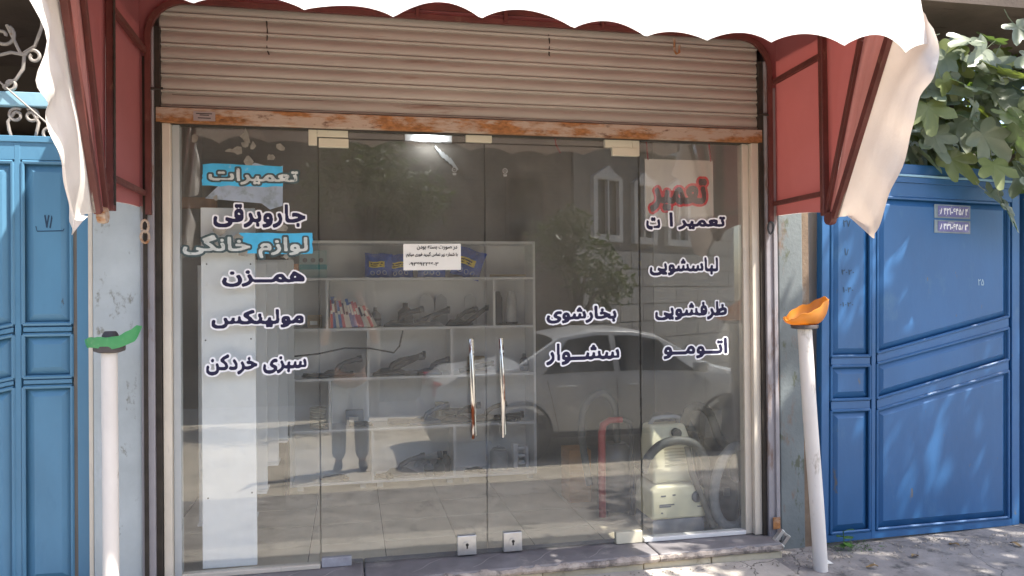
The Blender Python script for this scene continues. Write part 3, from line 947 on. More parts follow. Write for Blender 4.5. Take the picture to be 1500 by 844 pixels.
word("navy word with white border, first below the torn cyan strip, left pane", "جاروبرقی", -1.325, -.890, 1.808, 1.928)
word("navy word with a long stroke, just below the lower cyan strip, left pane", "همــزن", -1.285, -.897, 1.520, 1.604)
word("navy word with white border, second from the bottom on the left pane", "مولینکس", -1.336, -.902, 1.318, 1.412)
word("navy two-part phrase, lowest on the left pane", "سبزی خردکن", -1.362, -.890, 1.094, 1.198)
word("navy word partly covering the red painted card, right pane", "", .89, 1.36, 1.81, 1.90, parts=[
    ("تعمیر", 1.080, 1.362, 1.817, 1.895), ("ا", 1.030, 1.052, 1.836, 1.912), ("ت", .895, .978, 1.817, 1.886)])
word("navy word with white border, second of four on the right pane", "لباسشویی", .912, 1.318, 1.566, 1.668)
word("navy word with white border, third of four on the right pane", "ظرفشویی", .940, 1.368, 1.322, 1.426)
word("navy word with drawn-out strokes, lowest on the right pane", "اتــومــو", .988, 1.366, 1.110, 1.222)
word("navy word with white border, upper of two on the right door", "بخارشوی", .333, .722, 1.315, 1.410)
word("navy word with a long stroke, lower of two on the right door", "سشــوار", .328, .738, 1.095, 1.210)


def torn_rect(x0, x1, z0, z1, y, seed, rag=.006, n=9):
    rnd = random.Random(seed)
    pts = []
    for (ax, az), (bx, bz) in (((x0, z0), (x1, z0)), ((x1, z0), (x1, z1)), ((x1, z1), (x0, z1)), ((x0, z1), (x0, z0))):
        for i in range(n):
            t = i / n
            pts.append((ax + (bx - ax) * t + rnd.uniform(-rag, rag), az + (bz - az) * t + rnd.uniform(-rag, rag)))
    b = MB()
    c = ((x0 + x1) / 2, y, (z0 + z1) / 2)
    vs = [c] + [(p[0], y, p[1]) for p in pts]
    m_ = len(pts)
    return b.add(vs, [(0, i + 1, (i + 1) % m_ + 1) for i in range(m_)])


M_FILM = mat("peeling_pale_film", (0.40, 0.47, 0.56), 0.4, var=0.12, scale=10, trans=.3, wear=((.25, .29, .29), 12, .5, .66, (1, 1, 1)))
d = word("faded grey word peeling off the glass, on the upper cyan strip", "تعمیرات", -1.345, -.925, 2.018, 2.100, nib=(.003, .004), border=.011, m_in=M_PEELW, m_out=M_PEELD)
obj("cyan_strip", flat_mesh("cyan_strip", torn_rect(-1.372, -1.000, 2.012, 2.116, -.0057, 3, .004), M_CYAN), None, d)
_f = MB()
_pts = [(-1.36, 1.95), (-1.10, 1.93), (-1.06, 1.90), (-1.0, 1.92), (-.998, 2.118), (-1.04, 2.098), (-1.09, 2.118), (-1.13, 2.128), (-1.17, 2.104), (-1.2, 2.095), (-1.24, 2.112), (-1.27, 2.06), (-1.29, 2.02)]
_f.add([(-1.12, -.0053, 2.02)] + [(p[0], -.0053, p[1]) for p in _pts], [(0, i + 1, (i + 1) % len(_pts) + 1) for i in range(len(_pts))])
obj("torn_film", flat_mesh("torn_film", _f, M_FILM), None, d)
d = word("faded grey phrase with dark border on the lower cyan strip", "لوازم خانگی", -1.462, -.882, 1.660, 1.775, nib=(.003, .004), border=.011, m_in=M_PEELW, m_out=M_PEELD)
obj("cyan_strip", flat_mesh("cyan_strip", torn_rect(-1.203, -.859, 1.683, 1.785, -.0057, 5, .002), M_CYAN), None, d)
# scraps of old glue and tape left on the glass
M_SCRAP = mat("old_tape", (0.36, 0.34, 0.29), 0.5, var=0.25, scale=30, trans=.4)
_r = random.Random(12)
for k in range(16):
    x, z = _r.uniform(-1.42, -.9), _r.uniform(2.13, 2.26) if k < 9 else _r.uniform(1.62, 2.0)
    w_, h_ = _r.uniform(.015, .05), _r.uniform(.012, .045)
    pts = [(x + w_ * math.cos(a) * _r.uniform(.4, 1), z + h_ * math.sin(a) * _r.uniform(.4, 1)) for a in [i * .785 for i in range(8)]]
    b = MB().add([(p[0], -.0054 - .00004 * k, p[1]) for p in pts], [tuple(range(8))])
    tag(obj("tape_scrap", flat_mesh("tape_scrap", b, M_SCRAP), None), "scrap of old tape stuck on the left window pane", "tape", "tape scraps on the left pane")

# paper note taped inside the left door
pn = thing("paper_note", (-.27, -.008, 1.59), "white handwritten paper note on the glass doors", "note")
obj("sheet", MB().grid(lambda u, v: (-.413 + .294 * u, -.0075 - .003 * math.sin(3 * u), 1.600 + .134 * v + .002 * u), 8, 3), M_PAPER, pn)
for s_, x0, x1, z0, z1, rtl in (("در صورت بسته بودن", -.345, -.138, 1.703, 1.727, True), ("با شماره زیر تماس گیرید فوری میایم", -.398, -.136, 1.664, 1.693, True), ("۰۹۳۶۹۲۲۶۶۰۳", -.385, -.235, 1.622, 1.641, False)):
    obj("handwriting", flat_mesh("handwriting", writing(s_, x0, x1, z0, z1, -.0122, (.0006, .0006), rtl=rtl, h=.0006), M_INK), None, pn)

# card with red spray-painted word hanging inside the right pane
cd_ = thing("hanging_card", (1.09, .03, 1.84), "beige card with a red spray-painted word, hung on cords behind the right pane", "sign")
obj("card", MB().box((.900, .011, 1.838), (1.300, .016, 2.205)), M_SHEET, cd_)
obj("red_halo", flat_mesh("red_halo", writing("تعمیر", .925, 1.262, 1.915, 2.105, .0101, (.009, .011), .013), M_SPRAYR), None, cd_)
obj("letters", flat_mesh("letters", writing("تعمیر", .925, 1.262, 1.915, 2.105, .0090, (.008, .010)), M_SPRAYD), None, cd_)
for x in (.915, 1.285):
    obj("cord", MB().tube([(x, .03, 2.32), (x + .002, .0125, 2.21), (x + .003, .0125, 2.20)], .0045, 5), M_CORD, cd_)
tag(obj("red_cord_end", MB().tube([(.395, .02, 2.31), (.40, .018, 2.27), (.425, .02, 2.225)], .004, 5), M_CORD), "short red cord hanging behind the right door's top edge", "cord")

# ================================================================== INSIDE THE SHOP
su = thing("shelf_unit", (-.2, 1.72, .1), "wide white open shelf unit against the back wall", "shelf")
SYF, SYB = 1.60, 1.88
TH = .018
zr = [.144, .514, .875, 1.225, 1.580, 1.842]
XL, XR = -1.098, .662
obj("side_panel", MB().box((XL, SYF, zr[0]), (XL + TH, SYB, zr[5] + TH)), M_SHELF, su, bev=.0015)
obj("side_panel", MB().box((XR - TH, SYF, zr[0]), (XR, SYB, zr[5] + TH)), M_SHELF, su, bev=.0015)
for z in zr:
    obj("board", MB().box((XL + TH + .0005, SYF + .001, z), (XR - TH - .0005, SYB, z + TH)), M_SHELF, su, bev=.0015)
for x, a, b in ((-.848, 3, 4), (.343, 3, 4), (-.566, 2, 3), (.028, 2, 3), (-.834, 1, 2), (-.541, 0, 1), (.043, 0, 1)):
    obj("divider", MB().box((x, SYF + .002, zr[a] + TH + .0005), (x + TH, SYB, zr[b] - .0005)), M_SHELF, su, bev=.0015)
obj("back_panel", MB().box((XL + TH, SYB + .001, zr[0]), (XR - TH, SYB + .006, zr[5] + TH)), M_SHELF, su)
for x in (-.62, -.50, .0, .12, .6, -1.05):
    obj("foot", MB().box((x, 1.64, .1055), (x + .04, 1.68, zr[0] - .0005)), M_LGREY, su)
tag(obj("black_post", MB().box((XL - .03, 1.55, .106), (XL - .004, 1.575, 1.75)), M_BLACK, bev=.002), "thin black upright post at the left end of the shelf unit", "post")

# white panel and a row of narrow boards behind it, along the left wall
wb = thing("display_board", (-1.26, .06, .106), "tall white panel with screw holes standing just behind the left pane", "panel")
obj("board", MB().box((-1.392, .055, .146), (-1.138, .073, 1.912)), M_WHITEBOARD, wb, bev=.002)
for x, z in ((-1.385 + .02, 1.635), (-1.16, 1.635), (-1.372, 1.262), (-1.16, 1.265), (-1.365, .49), (-1.160, .505)):
    obj("screw", MB().lathe([(.004, 0), (.004, .002)], (x, .0525, z), 8, 'Y'), M_BLACK, wb)
for k, (y, x0, zb, zt) in enumerate(((.34, -1.30, .30, 1.64), (.62, -1.27, .38, 1.66), (.92, -1.235, .47, 1.68), (1.22, -1.205, .55, 1.70), (1.48, -1.18, .62, 1.72))):
    o = obj("narrow_board", MB().box((x0 - .16, y, zb), (x0 + .125, y + .018, zt)), M_WHITEBOARD, bev=.002)
    tag(o, "narrow white board in the row behind the tall white panel, %s" % ("nearest the glass", "second from the glass", "third from the glass", "fourth from the glass", "farthest from the glass")[k], "board", "row of narrow boards")
    obj("ledge", MB().box((x0 - .16, y - .04, zb - .014), (x0 + .125, y + .12, zb - .0005)), M_WHITEBOARD, o)

# books on the second shelf
bz = zr[3] + TH + .001
cols = [((.50, .05, .08), "crimson"), ((.06, .13, .36), "blue"), ((.60, .58, .54), "off-white"), ((.06, .16, .42), "blue"), ((.52, .10, .13), "red"), ((.62, .60, .56), "off-white"),
        ((.58, .57, .53), "off-white"), ((.07, .15, .40), "blue"), ((.10, .12, .35), "blue"), ((.50, .08, .12), "red"), ((.55, .12, .15), "red"), ((.60, .59, .55), "off-white"),
        ((.55, .53, .48), "off-white"), ((.50, .09, .12), "red"), ((.45, .44, .40), "grey")]
x = -.818
ords = ["first", "second", "third", "fourth", "fifth", "sixth", "seventh", "eighth", "ninth", "tenth", "eleventh", "twelfth", "thirteenth", "fourteenth", "last"]
for k, (c, nm) in enumerate(cols):
    th = random.uniform(.017, .022)
    h = random.uniform(.20, .235) - .0035 * k
    ang = 0.0 if k == 0 else -0.05 - .028 * k
    dx = th / math.cos(ang) + .0012
    b = thing("book", (x, 1.70, bz), "thin %s %s in the leaning row of books, %s from the left" % (nm, "book", ords[k]) if k < 14 else "thin grey book lying against the right end of the leaning book row", "book", "row of leaning books")
    m_ = Matrix.Translation((x, 0, bz)) @ Matrix.Rotation(ang, 4, 'Y')
    mm = mat("book_%d" % k, c, .6, var=.1, scale=30)
    z_up = abs(math.sin(ang)) * th
    cov = MB().box((0, 1.625, z_up * 0), (th, 1.80, h)).tf(m_)
    obj("cover", cov, mm, b, bev=.001, seg=1)
    obj("spine_label", MB().box((.003, 1.6235, h * .5), (th - .003, 1.6248, h * (.62 + .15 * (k % 3)))).tf(m_), M_PAPER if nm not in ("off-white", "grey") else M_NAVY, b)
    obj("page_block", MB().box((.0025, 1.630, h + .0002), (th - .0025, 1.795, h + .0012)).tf(m_), M_PAPER, b)
    x += dx + abs(math.tan(ang)) * 0.001

# blue packets on the top shelf
tz = zr[4] + TH + .001


def packet(x, w, h, ang, label, y=1.68, seed=0):
    p = thing("blue_packet", (x, y, tz), label, "packet", "blue packets on the top shelf")
    rnd = random.Random(seed)
    m_ = Matrix.Translation((x, y, tz)) @ Matrix.Rotation(ang, 4, 'Y')

    def side(sg):
        def fn(u, v):
            pu = math.sin(math.pi * u) ** .5 if 0 < u < 1 else 0
            pv = math.sin(math.pi * v) ** .45 if 0 < v < 1 else 0
            return m_ @ Vector((w * (u - .5) * (1 - .05 * pv), sg * .026 * pu * pv + .005 * math.sin(17 * u + 9 * v + seed), h * v + .004 * math.sin(11 * u + seed)))
        return fn
    mb = MB().grid(side(-1), 10, 10).grid(side(1), 10, 10)
    obj("wrapper", mb, mat("blue_wrapper", (.025, .085, .42), .28, var=.35, scale=26, wear=((.08, .16, .42), 20, .58, .66, (1, 1, 1))), p, smooth=True)
    f = side(-1)

    def patch(u0, u1, v0, v1, n=4):
        return MB().grid(lambda u, v: Vector(f(u0 + (u1 - u0) * u, v0 + (v1 - v0) * v)) + Vector((0, -.0025, 0)), n, n)
    lb = obj("yellow_label", patch(.14, .72, .42, .66), mat("yellow_print", (.78, .60, .06), .4, var=.1), p)
    obj("print_line", MB().grid(lambda u, v: Vector(f(.2 + .45 * u, .55 + .05 * v)) + Vector((0, -.0036, 0)), 4, 1).grid(lambda u, v: Vector(f(.2 + .4 * u, .47 + .04 * v)) + Vector((0, -.0036, 0)), 4, 1), M_INK, lb)
    for k in range(3):
        obj("round_emblem", MB().tube([Vector(f(.28 + .22 * k + .07 * math.cos(t * .6283), .2 + .08 * math.sin(t * .6283))) + Vector((0, -.004, 0)) for t in range(11)], .0018, 4, False), mat("pale_print", (.55, .6, .66), .5), p)
    return p


packet(-.48, .20, .175, .02, "crumpled blue packet with yellow print, leftmost on the top shelf", seed=1)
packet(-.32, .19, .17, -.05, "blue packet mostly hidden behind the paper note, left of its neighbour", y=1.70, seed=2)
packet(-.10, .21, .165, .04, "blue packet with yellow print showing below the paper note", y=1.66, seed=3)
packet(.14, .225, .215, .32, "large blue packet leaning to the right on the top shelf", y=1.67, seed=4)
pb = obj("pale_box", MB().box((-1.03, 1.66, tz), (-.84, 1.74, tz + .195)), mat("pale_teal_card", (.36, .47, .47), .6, var=.1, scale=12), bev=.002)
tag(pb, "pale teal cardboard box at the left end of the top shelf", "box")
obj("teal_band", MB().box((-1.029, 1.6575, tz + .06), (-.841, 1.6592, tz + .095)), mat("teal_print", (.05, .30, .34), .5), pb)
for k in range(3):
    obj("printed_dot", MB().lathe([(.017, 0), (.017, .001)], (-.99 + .055 * k, 1.6585, tz + .125), 12, 'Y'), M_MGREY, pb)
tag(obj("orange_carton", MB().box((-1.075, 1.67, tz), (-1.035, 1.73, tz + .10)), mat("orange_card", (.5, .2, .06), .6), bev=.002), "small orange carton beside the pale teal box", "carton")
tag(obj("wooden_stick", MB().tube([(.33, 1.66, tz + .012), (.60, 1.64, tz + .012)], .009, 6), mat("pale_wood", (.5, .4, .24), .6)), "pale wooden stick lying at the right end of the top shelf", "stick")


def vac_head(x, y, z, s, rot, label, m=M_DGREY, group="loose vacuum parts on the shelves", neck=.6):
    """floor nozzle with its swivel neck"""
    t = thing("vacuum_nozzle", (x, y, z), label, "vacuum part", group)
    mm = Matrix.Translation((x, y, z)) @ Matrix.Rotation(rot, 4, 'Z') @ Matrix.Scale(s, 4)
    obj("nozzle_body", MB().add([(-.13, -.03, 0), (.13, -.03, 0), (.10, .045, 0), (-.10, .045, 0), (-.125, -.028, .022), (.125, -.028, .022), (.05, .04, .05), (-.05, .04, .05)],
                                [(0, 3, 2, 1), (4, 5, 6, 7), (0, 1, 5, 4), (1, 2, 6, 5), (2, 3, 7, 6), (3, 0, 4, 7)]).tf(mm), m, t, bev=.006, smooth=True)
    obj("neck", MB().tube([mm @ Vector(p) for p in ((0, .02, .03), (.02, .02, .07), (.07, .01, .10), (.13 * neck * 2, 0, .12))], [.018 * s, .019 * s, .017 * s, .02 * s], 10), m, t, smooth=True)
    obj("neck_ring", MB().tube([mm @ Vector((.125 * neck * 2, 0, .119)), mm @ Vector((.15 * neck * 2, 0, .123))], .025 * s, 12), M_MGREY, t, smooth=True)
    return t


def motor(x, y, z, r, h, label, m=M_MGREY):
    t = thing("vacuum_motor", (x, y, z), label, "vacuum part", "loose vacuum parts on the shelves")
    obj("housing", MB().lathe([(r * .9, 0), (r, .1 * h), (r, .6 * h), (r * .8, .7 * h), (r * .4, .8 * h), (r * .35, h)], (x, y, z + .001), 18), m, t, smooth=True)
    obj("collar", MB().lathe([(r * 1.04, .3 * h), (r * 1.06, .36 * h), (r * 1.04, .42 * h)], (x, y, z), 18), M_BLACK, t, smooth=True)
    return t


def lying_tube(x0, x1, y, z, r, label, m=M_DGREY, rise=0.0):
    t = thing("tube_wand", ((x0 + x1) / 2, y, z), label, "vacuum part", "loose vacuum parts on the shelves")
    obj("shaft", MB().tube([(x0, y, z + r), (x0 + (x1 - x0) * .3, y - .01, z + r + rise * .3), (x1, y - .02, z + r + rise)], [r, r, r * .9], 12), m, t, smooth=True)
    obj("end_ring", MB().tube([(x1 - .004, y - .02, z + r + rise), (x1 + .018, y - .0205, z + r + rise)], r * 1.18, 12), M_BLACK, t, smooth=True)
    return t


s2, s3, s4, s5 = (zr[k] + TH + .001 for k in (3, 2, 1, 0))
vac_head(-.33, 1.70, s2, 1.0, .2, "dark vacuum nozzle just right of the leaning books")
motor(-.28, 1.80, s2, .055, .17, "dark round motor standing behind the nozzle by the books", M_DGREY)
vac_head(-.13, 1.68, s2, .9, -.3, "grey vacuum nozzle in the middle of the book shelf", M_MGREY)
lying_tube(-.22, .02, 1.72, s2, .02, "grey wand lying in the middle of the book shelf, its end raised", M_DGREY, .10)
vac_head(.10, 1.70, s2, .95, .5, "dark nozzle between two pale upright filters on the book shelf")
lying_tube(.16, .30, 1.68, s2, .018, "short black wand at the right of the book shelf's long bay", M_BLACK, .11)
for k, (x, w, lab) in enumerate(((-.06, .10, "pale upright filter sheet standing behind the grey nozzle"), (.16, .10, "pale upright filter sheet next to the bay's right divider"), (-.18, .12, "wide pale card leaning at the back of the book shelf"))):
    tag(obj("filter_sheet", MB().prism([(x, s2), (x + w, s2), (x + w * .92, s2 + .20), (x + w * .5, s2 + .235), (x + w * .08, s2 + .21)], 1.83 - .012 * k, 1.838 - .012 * k), M_LGREY), lab, "filter")
for x, m_, lab in ((.40, M_DGREY, "dark upright bottle-shaped filter in the small right bay"), (.51, M_LGREY, "pale upright bottle-shaped filter in the small right bay")):
    t = thing("upright_filter", (x, 1.74, s2), lab, "filter")
    obj("filter_body", MB().lathe([(.042, 0), (.044, .02), (.040, .20), (.028, .24), (.020, .25)], (x, 1.74, s2), 16), m_, t, smooth=True)
    obj("base_ring", MB().lathe([(.046, .005), (.048, .012), (.046, .02)], (x, 1.74, s2), 16), M_BLACK, t, smooth=True)
# third row
vac_head(-.40, 1.70, s3, 1.05, .1, "large dark nozzle in the middle bay under the books", neck=.8)
lying_tube(-.42, -.16, 1.74, s3, .022, "dark wand with a round end in the middle bay under the books", M_DGREY, .12)
vac_head(-.12, 1.68, s3, .9, -.5, "blue-grey nozzle at the right of the middle bay under the books", mat("bluegrey_plastic", (.10, .13, .19), .5, var=.2))
vac_head(-.78, 1.70, s3, 1.0, .15, "grey nozzle lying in the left bay under the books", M_MGREY)
lying_tube(-.98, -.68, 1.66, s3, .015, "thin dark wand lying in the left bay under the books", M_DGREY, .01)
lying_tube(.10, .34, 1.68, s3, .018, "dark wand lying in the right bay behind the left door handle", M_DGREY, .05)
# fourth row
for k in range(4):
    t = thing("cable_reel", (-.91, 1.70, s4 + .037 * k), "cream round reel, %s in the stack of four" % ("bottom", "second from the bottom", "second from the top", "top")[k], "reel", "stack of round reels")
    obj("rim", MB().lathe([(.052, 0), (.058, .004), (.058, .012), (.050, .016), (.050, .022), (.058, .026), (.058, .032), (.052, .036)], (-.91, 1.70, s4 + .037 * k), 20), mat("cream_reel", (.52, .47, .36), .6, var=.1), t, smooth=True)
lying_tube(-.42, -.18, 1.70, s4, .024, "grey wand at the left end of the clutter on the fourth shelf", M_MGREY, .0)
vac_head(-.15, 1.68, s4, 1.0, .2, "blue-grey nozzle among the clutter on the fourth shelf", mat("bluegrey_plastic", (.10, .13, .19), .5))
lying_tube(-.02, .20, 1.76, s4 + .05, .024, "thick dark tube lying on top of the clutter, fourth shelf", M_DGREY, .0)
vac_head(.08, 1.69, s4, 1.0, -.1, "dark nozzle under the thick tube on the fourth shelf", M_DGREY)
vac_head(.30, 1.70, s4, .95, .3, "brownish nozzle right of the thick tube, fourth shelf", mat("brown_plastic", (.20, .17, .13), .5))
lying_tube(.36, .56, 1.68, s4, .022, "dark wand at the right end of the fourth shelf", M_DGREY, .02)
# bottom row
vac_head(-.34, 1.70, s5, 1.05, .1, "grey nozzle at the left of the bottom middle bay", M_MGREY)
vac_head(-.22, 1.76, s5, 1.1, -.2, "pale nozzle with raised neck in the bottom middle bay", M_LGREY)
for x, r_, lab in ((-.13, .035, "small grey motor in the bottom middle bay"), (-.055, .042, "dark motor beside the small grey one, bottom middle bay"), (-.01 + .005, .0, None)):
    if lab:
        motor(x, 1.66, s5, r_, .11, lab, M_MGREY if r_ < .04 else M_DGREY)
motor(.0, 1.76, s5, .042, .15, "tall dark motor next to the right divider of the bottom middle bay", M_DGREY)
t = thing("white_canister", (.40, 1.72, s5), "white ribbed canister in the bottom right bay", "canister")
obj("canister_body", MB().lathe([(.062, 0), (.068, .01), (.068, .13), (.060, .145), (.045, .15)], (.40, 1.72, s5), 20), M_LGREY, t, smooth=True)
obj("lid", MB().lathe([(.048, .1505), (.048, .162), (.015, .168), (.012, .182)], (.40, 1.72, s5), 16), M_LGREY, t, smooth=True)
t = thing("white_mixer_stand", (.56, 1.72, s5), "white appliance base with shelves beside the canister, bottom right bay", "appliance")
obj("upright", MB().box((.505, 1.70, s5), (.545, 1.78, s5 + .19)), M_SHELF, t, bev=.008)
obj("upright", MB().box((.600, 1.70, s5), (.626, 1.78, s5 + .165)), M_SHELF, t, bev=.006)
for z in (.03, .085, .14):
    obj("arm", MB().box((.546, 1.71, s5 + z), (.599, 1.78, s5 + z + .022)), M_SHELF, t, bev=.006)
def cable_coil(x, y, z, r, m, label, n=3):
    t = thing("cable_coil", (x, y, z), label, "cable", "loose vacuum parts on the shelves")
    pts = []
    for k in range(n * 14 + 1):
        a = k / 14 * 2 * math.pi
        pts.append((x + r * (1 + .12 * math.sin(a * .37)) * math.cos(a), y + r * .6 * math.sin(a), z + .007 + .007 * (k / 14) + .006 * math.sin(2 * a)))
    obj("cord", MB().tube(pts, .0055, 5), m, t, smooth=True)
    obj("plug", MB().obox((x + r, y - .045, z + .013), (.045, .022, .022), (0, 0, .5)), M_BLACK, t, bev=.003)
    return t


def part_box(x, y, z, w, dp, h, col, label):
    t = thing("parts_box", (x, y, z), label, "box", None)
    m_ = mat("box_%s" % label[:14], col, .7, var=.12, scale=14)
    obj("carton", MB().box((x, y, z), (x + w, y + dp, z + h)), m_, t, bev=.002)
    obj("flap", MB().obox((x + w / 2, y - .012, z + h - .012), (w * .96, .002, .03), (-.5, 0, 0)), m_, t)
    obj("sticker", MB().box((x + w * .2, y - .0012, z + h * .25), (x + w * .7, y - .0002, z + h * .55)), M_PAPER, t)
    return t


cable_coil(-.95, 1.68, s3, .06, M_BLACK, "black cable coil at the left end of the shelf under the books")
cable_coil(-.24, 1.66, s3, .05, M_MGREY, "grey cable coil between the nozzles under the books")
cable_coil(-.62, 1.70, s4, .07, M_DGREY, "dark cable coil right of the stack of reels")
cable_coil(.48, 1.67, s4, .05, M_BLACK, "black cable coil near the right end of the fourth shelf")
cable_coil(-.46, 1.66, s5, .05, M_BLACK, "black cable coil at the left of the bottom middle bay")
cable_coil(.20, 1.68, s5, .06, M_DGREY, "dark cable coil at the left of the bottom right bay")
cable_coil(-.80, 1.68, s5, .08, M_MGREY, "grey cable coil alone in the bottom left bay")
part_box(-.98, 1.70, s2, .10, .10, .09, (.30, .22, .13), "small brown carton in the left bay beside the books")
part_box(.19, 1.78, s3, .12, .08, .11, (.34, .27, .18), "tan carton at the back of the right bay under the books")
part_box(-.72, 1.78, s4, .13, .08, .10, (.20, .24, .30), "slate carton behind the dark cable coil")
part_box(-.06, 1.80, s4, .10, .07, .13, (.42, .36, .26), "pale tan carton behind the thick tube")
motor(.60, 1.72, s3, .035, .13, "small grey motor at the far right under the books", M_MGREY)
motor(-.50, 1.80, s2, .04, .14, "grey motor half hidden by the last books", M_MGREY)

# a cable hanging in front of the shelves
tag(obj("black_cable", MB().tube([(-1.08, 1.57, 1.055), (-.9, 1.565, 1.07), (-.72, 1.57, 1.105), (-.55, 1.565, 1.10), (-.38, 1.568, 1.065), (-.34, 1.57, 1.11), (-.315, 1.572, 1.22)], .006, 6), M_BLACK, smooth=True), "black cable strung across the front of the third shelf row", "cable")

# fluorescent fitting near the ceiling at the back: the one lit lamp
lf = thing("lamp_fitting", (-.09, 1.85, 2.60), "lit fluorescent lamp fitting high on the back wall", "lamp")
obj("base", MB().box((-.27, 1.89, 2.635), (.09, 1.949, 2.70)), M_SHELF, lf, bev=.004)
obj("tube", MB().tube([(-.16, 1.85, 2.648), (.0, 1.85, 2.652)], .022, 10), M_LAMP, lf, smooth=True)
vt = thing("wall_vent", (.0, 1.94, 2.45), "small tilted white slatted vent below the lamp on the back wall", "vent")
for k in range(5):
    obj("slat", MB().obox((-.005 + .028 * k, 1.935, 2.565 - .022 * k), (.014, .012, .11), (0, -.6, 0)), M_LGREY, vt, bev=.002)

# ------------------------------------------------------------------ vacuum cleaners behind the right pane
FZ = .1056
v = thing("vacuum_cleaner", (1.13, .30, FZ), "yellowed cream upright canister vacuum cleaner behind the right pane", "vacuum cleaner")
obj("bumper", MB().prism([(.985, FZ), (1.292, FZ), (1.300, FZ + .02), (1.300, FZ + .085), (.980, FZ + .085), (.980, FZ + .02)], .155, .42), mat("slate_bumper", (.15, .16, .19), .5, var=.15), v, bev=.01, smooth=True)
bs = obj("base_housing", MB().prism([(.975, FZ + .086), (1.303, FZ + .086), (1.300, FZ + .245), (1.265, FZ + .275), (1.01, FZ + .275), (.977, FZ + .245)], .148, .41), M_CVAC, v, bev=.014, seg=3, smooth=True)
obj("dial", MB().lathe([(.030, -.008), (.033, 0), (.033, .004)], (1.248, .1455, FZ + .205), 20, 'Y'), M_MGREY, bs, smooth=True)
obj("dial_knob", MB().box((1.243, .131, FZ + .185), (1.253, .137, FZ + .225)), M_BLACK, bs)
for xx, zz, w_ in ((1.03, .215, .03), (1.10, .218, .018), (1.02, .165, .09), (1.02, .155, .07), (1.03, .12, .012), (1.25, .145, .03)):
    obj("print_mark", MB().box((xx, .1462, FZ + zz), (xx + w_, .1475, FZ + zz + .008)), M_MGREY, bs)
ub = obj("upper_housing", MB().add(
    [(1.01, .20, FZ + .276), (1.275, .20, FZ + .276), (1.275, .40, FZ + .276), (1.01, .40, FZ + .276), (1.005, .225, FZ + .50), (1.255, .225, FZ + .50), (1.255, .40, FZ + .50), (1.005, .40, FZ + .50),
     (1.015, .27, FZ + .60), (1.235, .27, FZ + .60), (1.235, .39, FZ + .60), (1.015, .39, FZ + .60)],
    [(0, 3, 2, 1), (0, 1, 5, 4), (1, 2, 6, 5), (2, 3, 7, 6), (3, 0, 4, 7), (4, 5, 9, 8), (5, 6, 10, 9), (6, 7, 11, 10), (7, 4, 8, 11), (8, 9, 10, 11)]), M_CVAC, v, bev=.018, seg=3, smooth=True)
for k in range(8):
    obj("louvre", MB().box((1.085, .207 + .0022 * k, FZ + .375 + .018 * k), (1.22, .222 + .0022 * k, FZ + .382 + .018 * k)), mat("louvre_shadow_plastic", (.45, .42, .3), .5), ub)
obj("carry_handle", MB().tube([(1.04, .33, FZ + .595), (1.05, .29, FZ + .635), (1.09, .27, FZ + .645), (1.17, .27, FZ + .645), (1.205, .29, FZ + .635), (1.215, .33, FZ + .595)], .012, 10), mat("bluegrey_handle", (.22, .25, .29), .45), v, smooth=True)
obj("hose_socket", MB().lathe([(.028, 0), (.028, .03)], (1.165, .22, FZ + .555), 14, 'Y'), M_DGREY, v, smooth=True)


def ribbed(path, r, turns, n=10, samples=None):
    # corrugated hose along a smooth path
    P_ = [Vector(p) for p in path]
    out = []
    m_ = len(P_)
    S_ = samples or turns * 2
    for k in range(S_ + 1):
        t = k / S_ * (m_ - 1)
        i = min(int(t), m_ - 2)
        f = t - i
        p = [P_[max(0, min(m_ - 1, i + d))] for d in (-1, 0, 1, 2)]
        out.append(.5 * ((2 * p[1]) + (-p[0] + p[2]) * f + (2 * p[0] - 5 * p[1] + 4 * p[2] - p[3]) * f ** 2 + (-p[0] + 3 * p[1] - 3 * p[2] + p[3]) * f ** 3))
    return MB().tube(out, [r * (1.0 if k % 2 else .9) for k in range(len(out))], n)


obj("hose", ribbed([(.93, .16, FZ + .36), (.95, .14, FZ + .44), (1.02, .13, FZ + .51), (1.12, .125, FZ + .535), (1.22, .125, FZ + .51), (1.285, .13, FZ + .43), (1.305, .135, FZ + .30), (1.33, .15, FZ + .12), (1.37, .17, FZ + .05)], .0265, 60), M_HOSE, v, smooth=True)
obj("floor_wand", MB().tube([(1.20, .165, FZ + .49), (1.22, .15, FZ + .34), (1.30, .135, FZ + .13), (1.34, .13, FZ + .03)], [.019, .019, .017, .022], 10), mat("taupe_wand", (.11, .105, .09), .5), v, smooth=True)

v2 = thing("vacuum_cleaner", (1.47, .34, FZ), "dark round vacuum cleaner with a coiled grey hose, in the corner of the right pane", "vacuum cleaner")
obj("drum", MB().lathe([(.115, 0), (.125, .02), (.125, .19), (.118, .22), (.08, .25), (.03, .262)], (1.48, .37, FZ), 24), mat("slate_drum", (.02, .022, .03), .45, var=.2), v2, smooth=True)
obj("lid_clip", MB().box((1.46, .235, FZ + .17), (1.50, .25, FZ + .22)), M_MGREY, v2, bev=.003)
ring = []
for k in range(25):
    a = 2 * math.pi * k / 24
    ring.append((1.458 + .122 * math.cos(a) + .02 * math.sin(a), .105 + .012 * math.sin(2 * a), FZ + .262 + .228 * math.sin(a)))
obj("hose", ribbed(ring + [(1.575, .14, FZ + .24)], .029, 80), mat("pale_grey_hose", (.20, .205, .21), .6, var=.15, scale=30), v2, smooth=True)
obj("hose", ribbed([(1.30, .42, FZ + .56), (1.31, .38, FZ + .66), (1.37, .36, FZ + .685), (1.44, .36, FZ + .63), (1.50, .36, FZ + .48), (1.57, .36, FZ + .40), (1.60, .36, FZ + .22)], .028, 50), M_HOSE, v2, smooth=True)
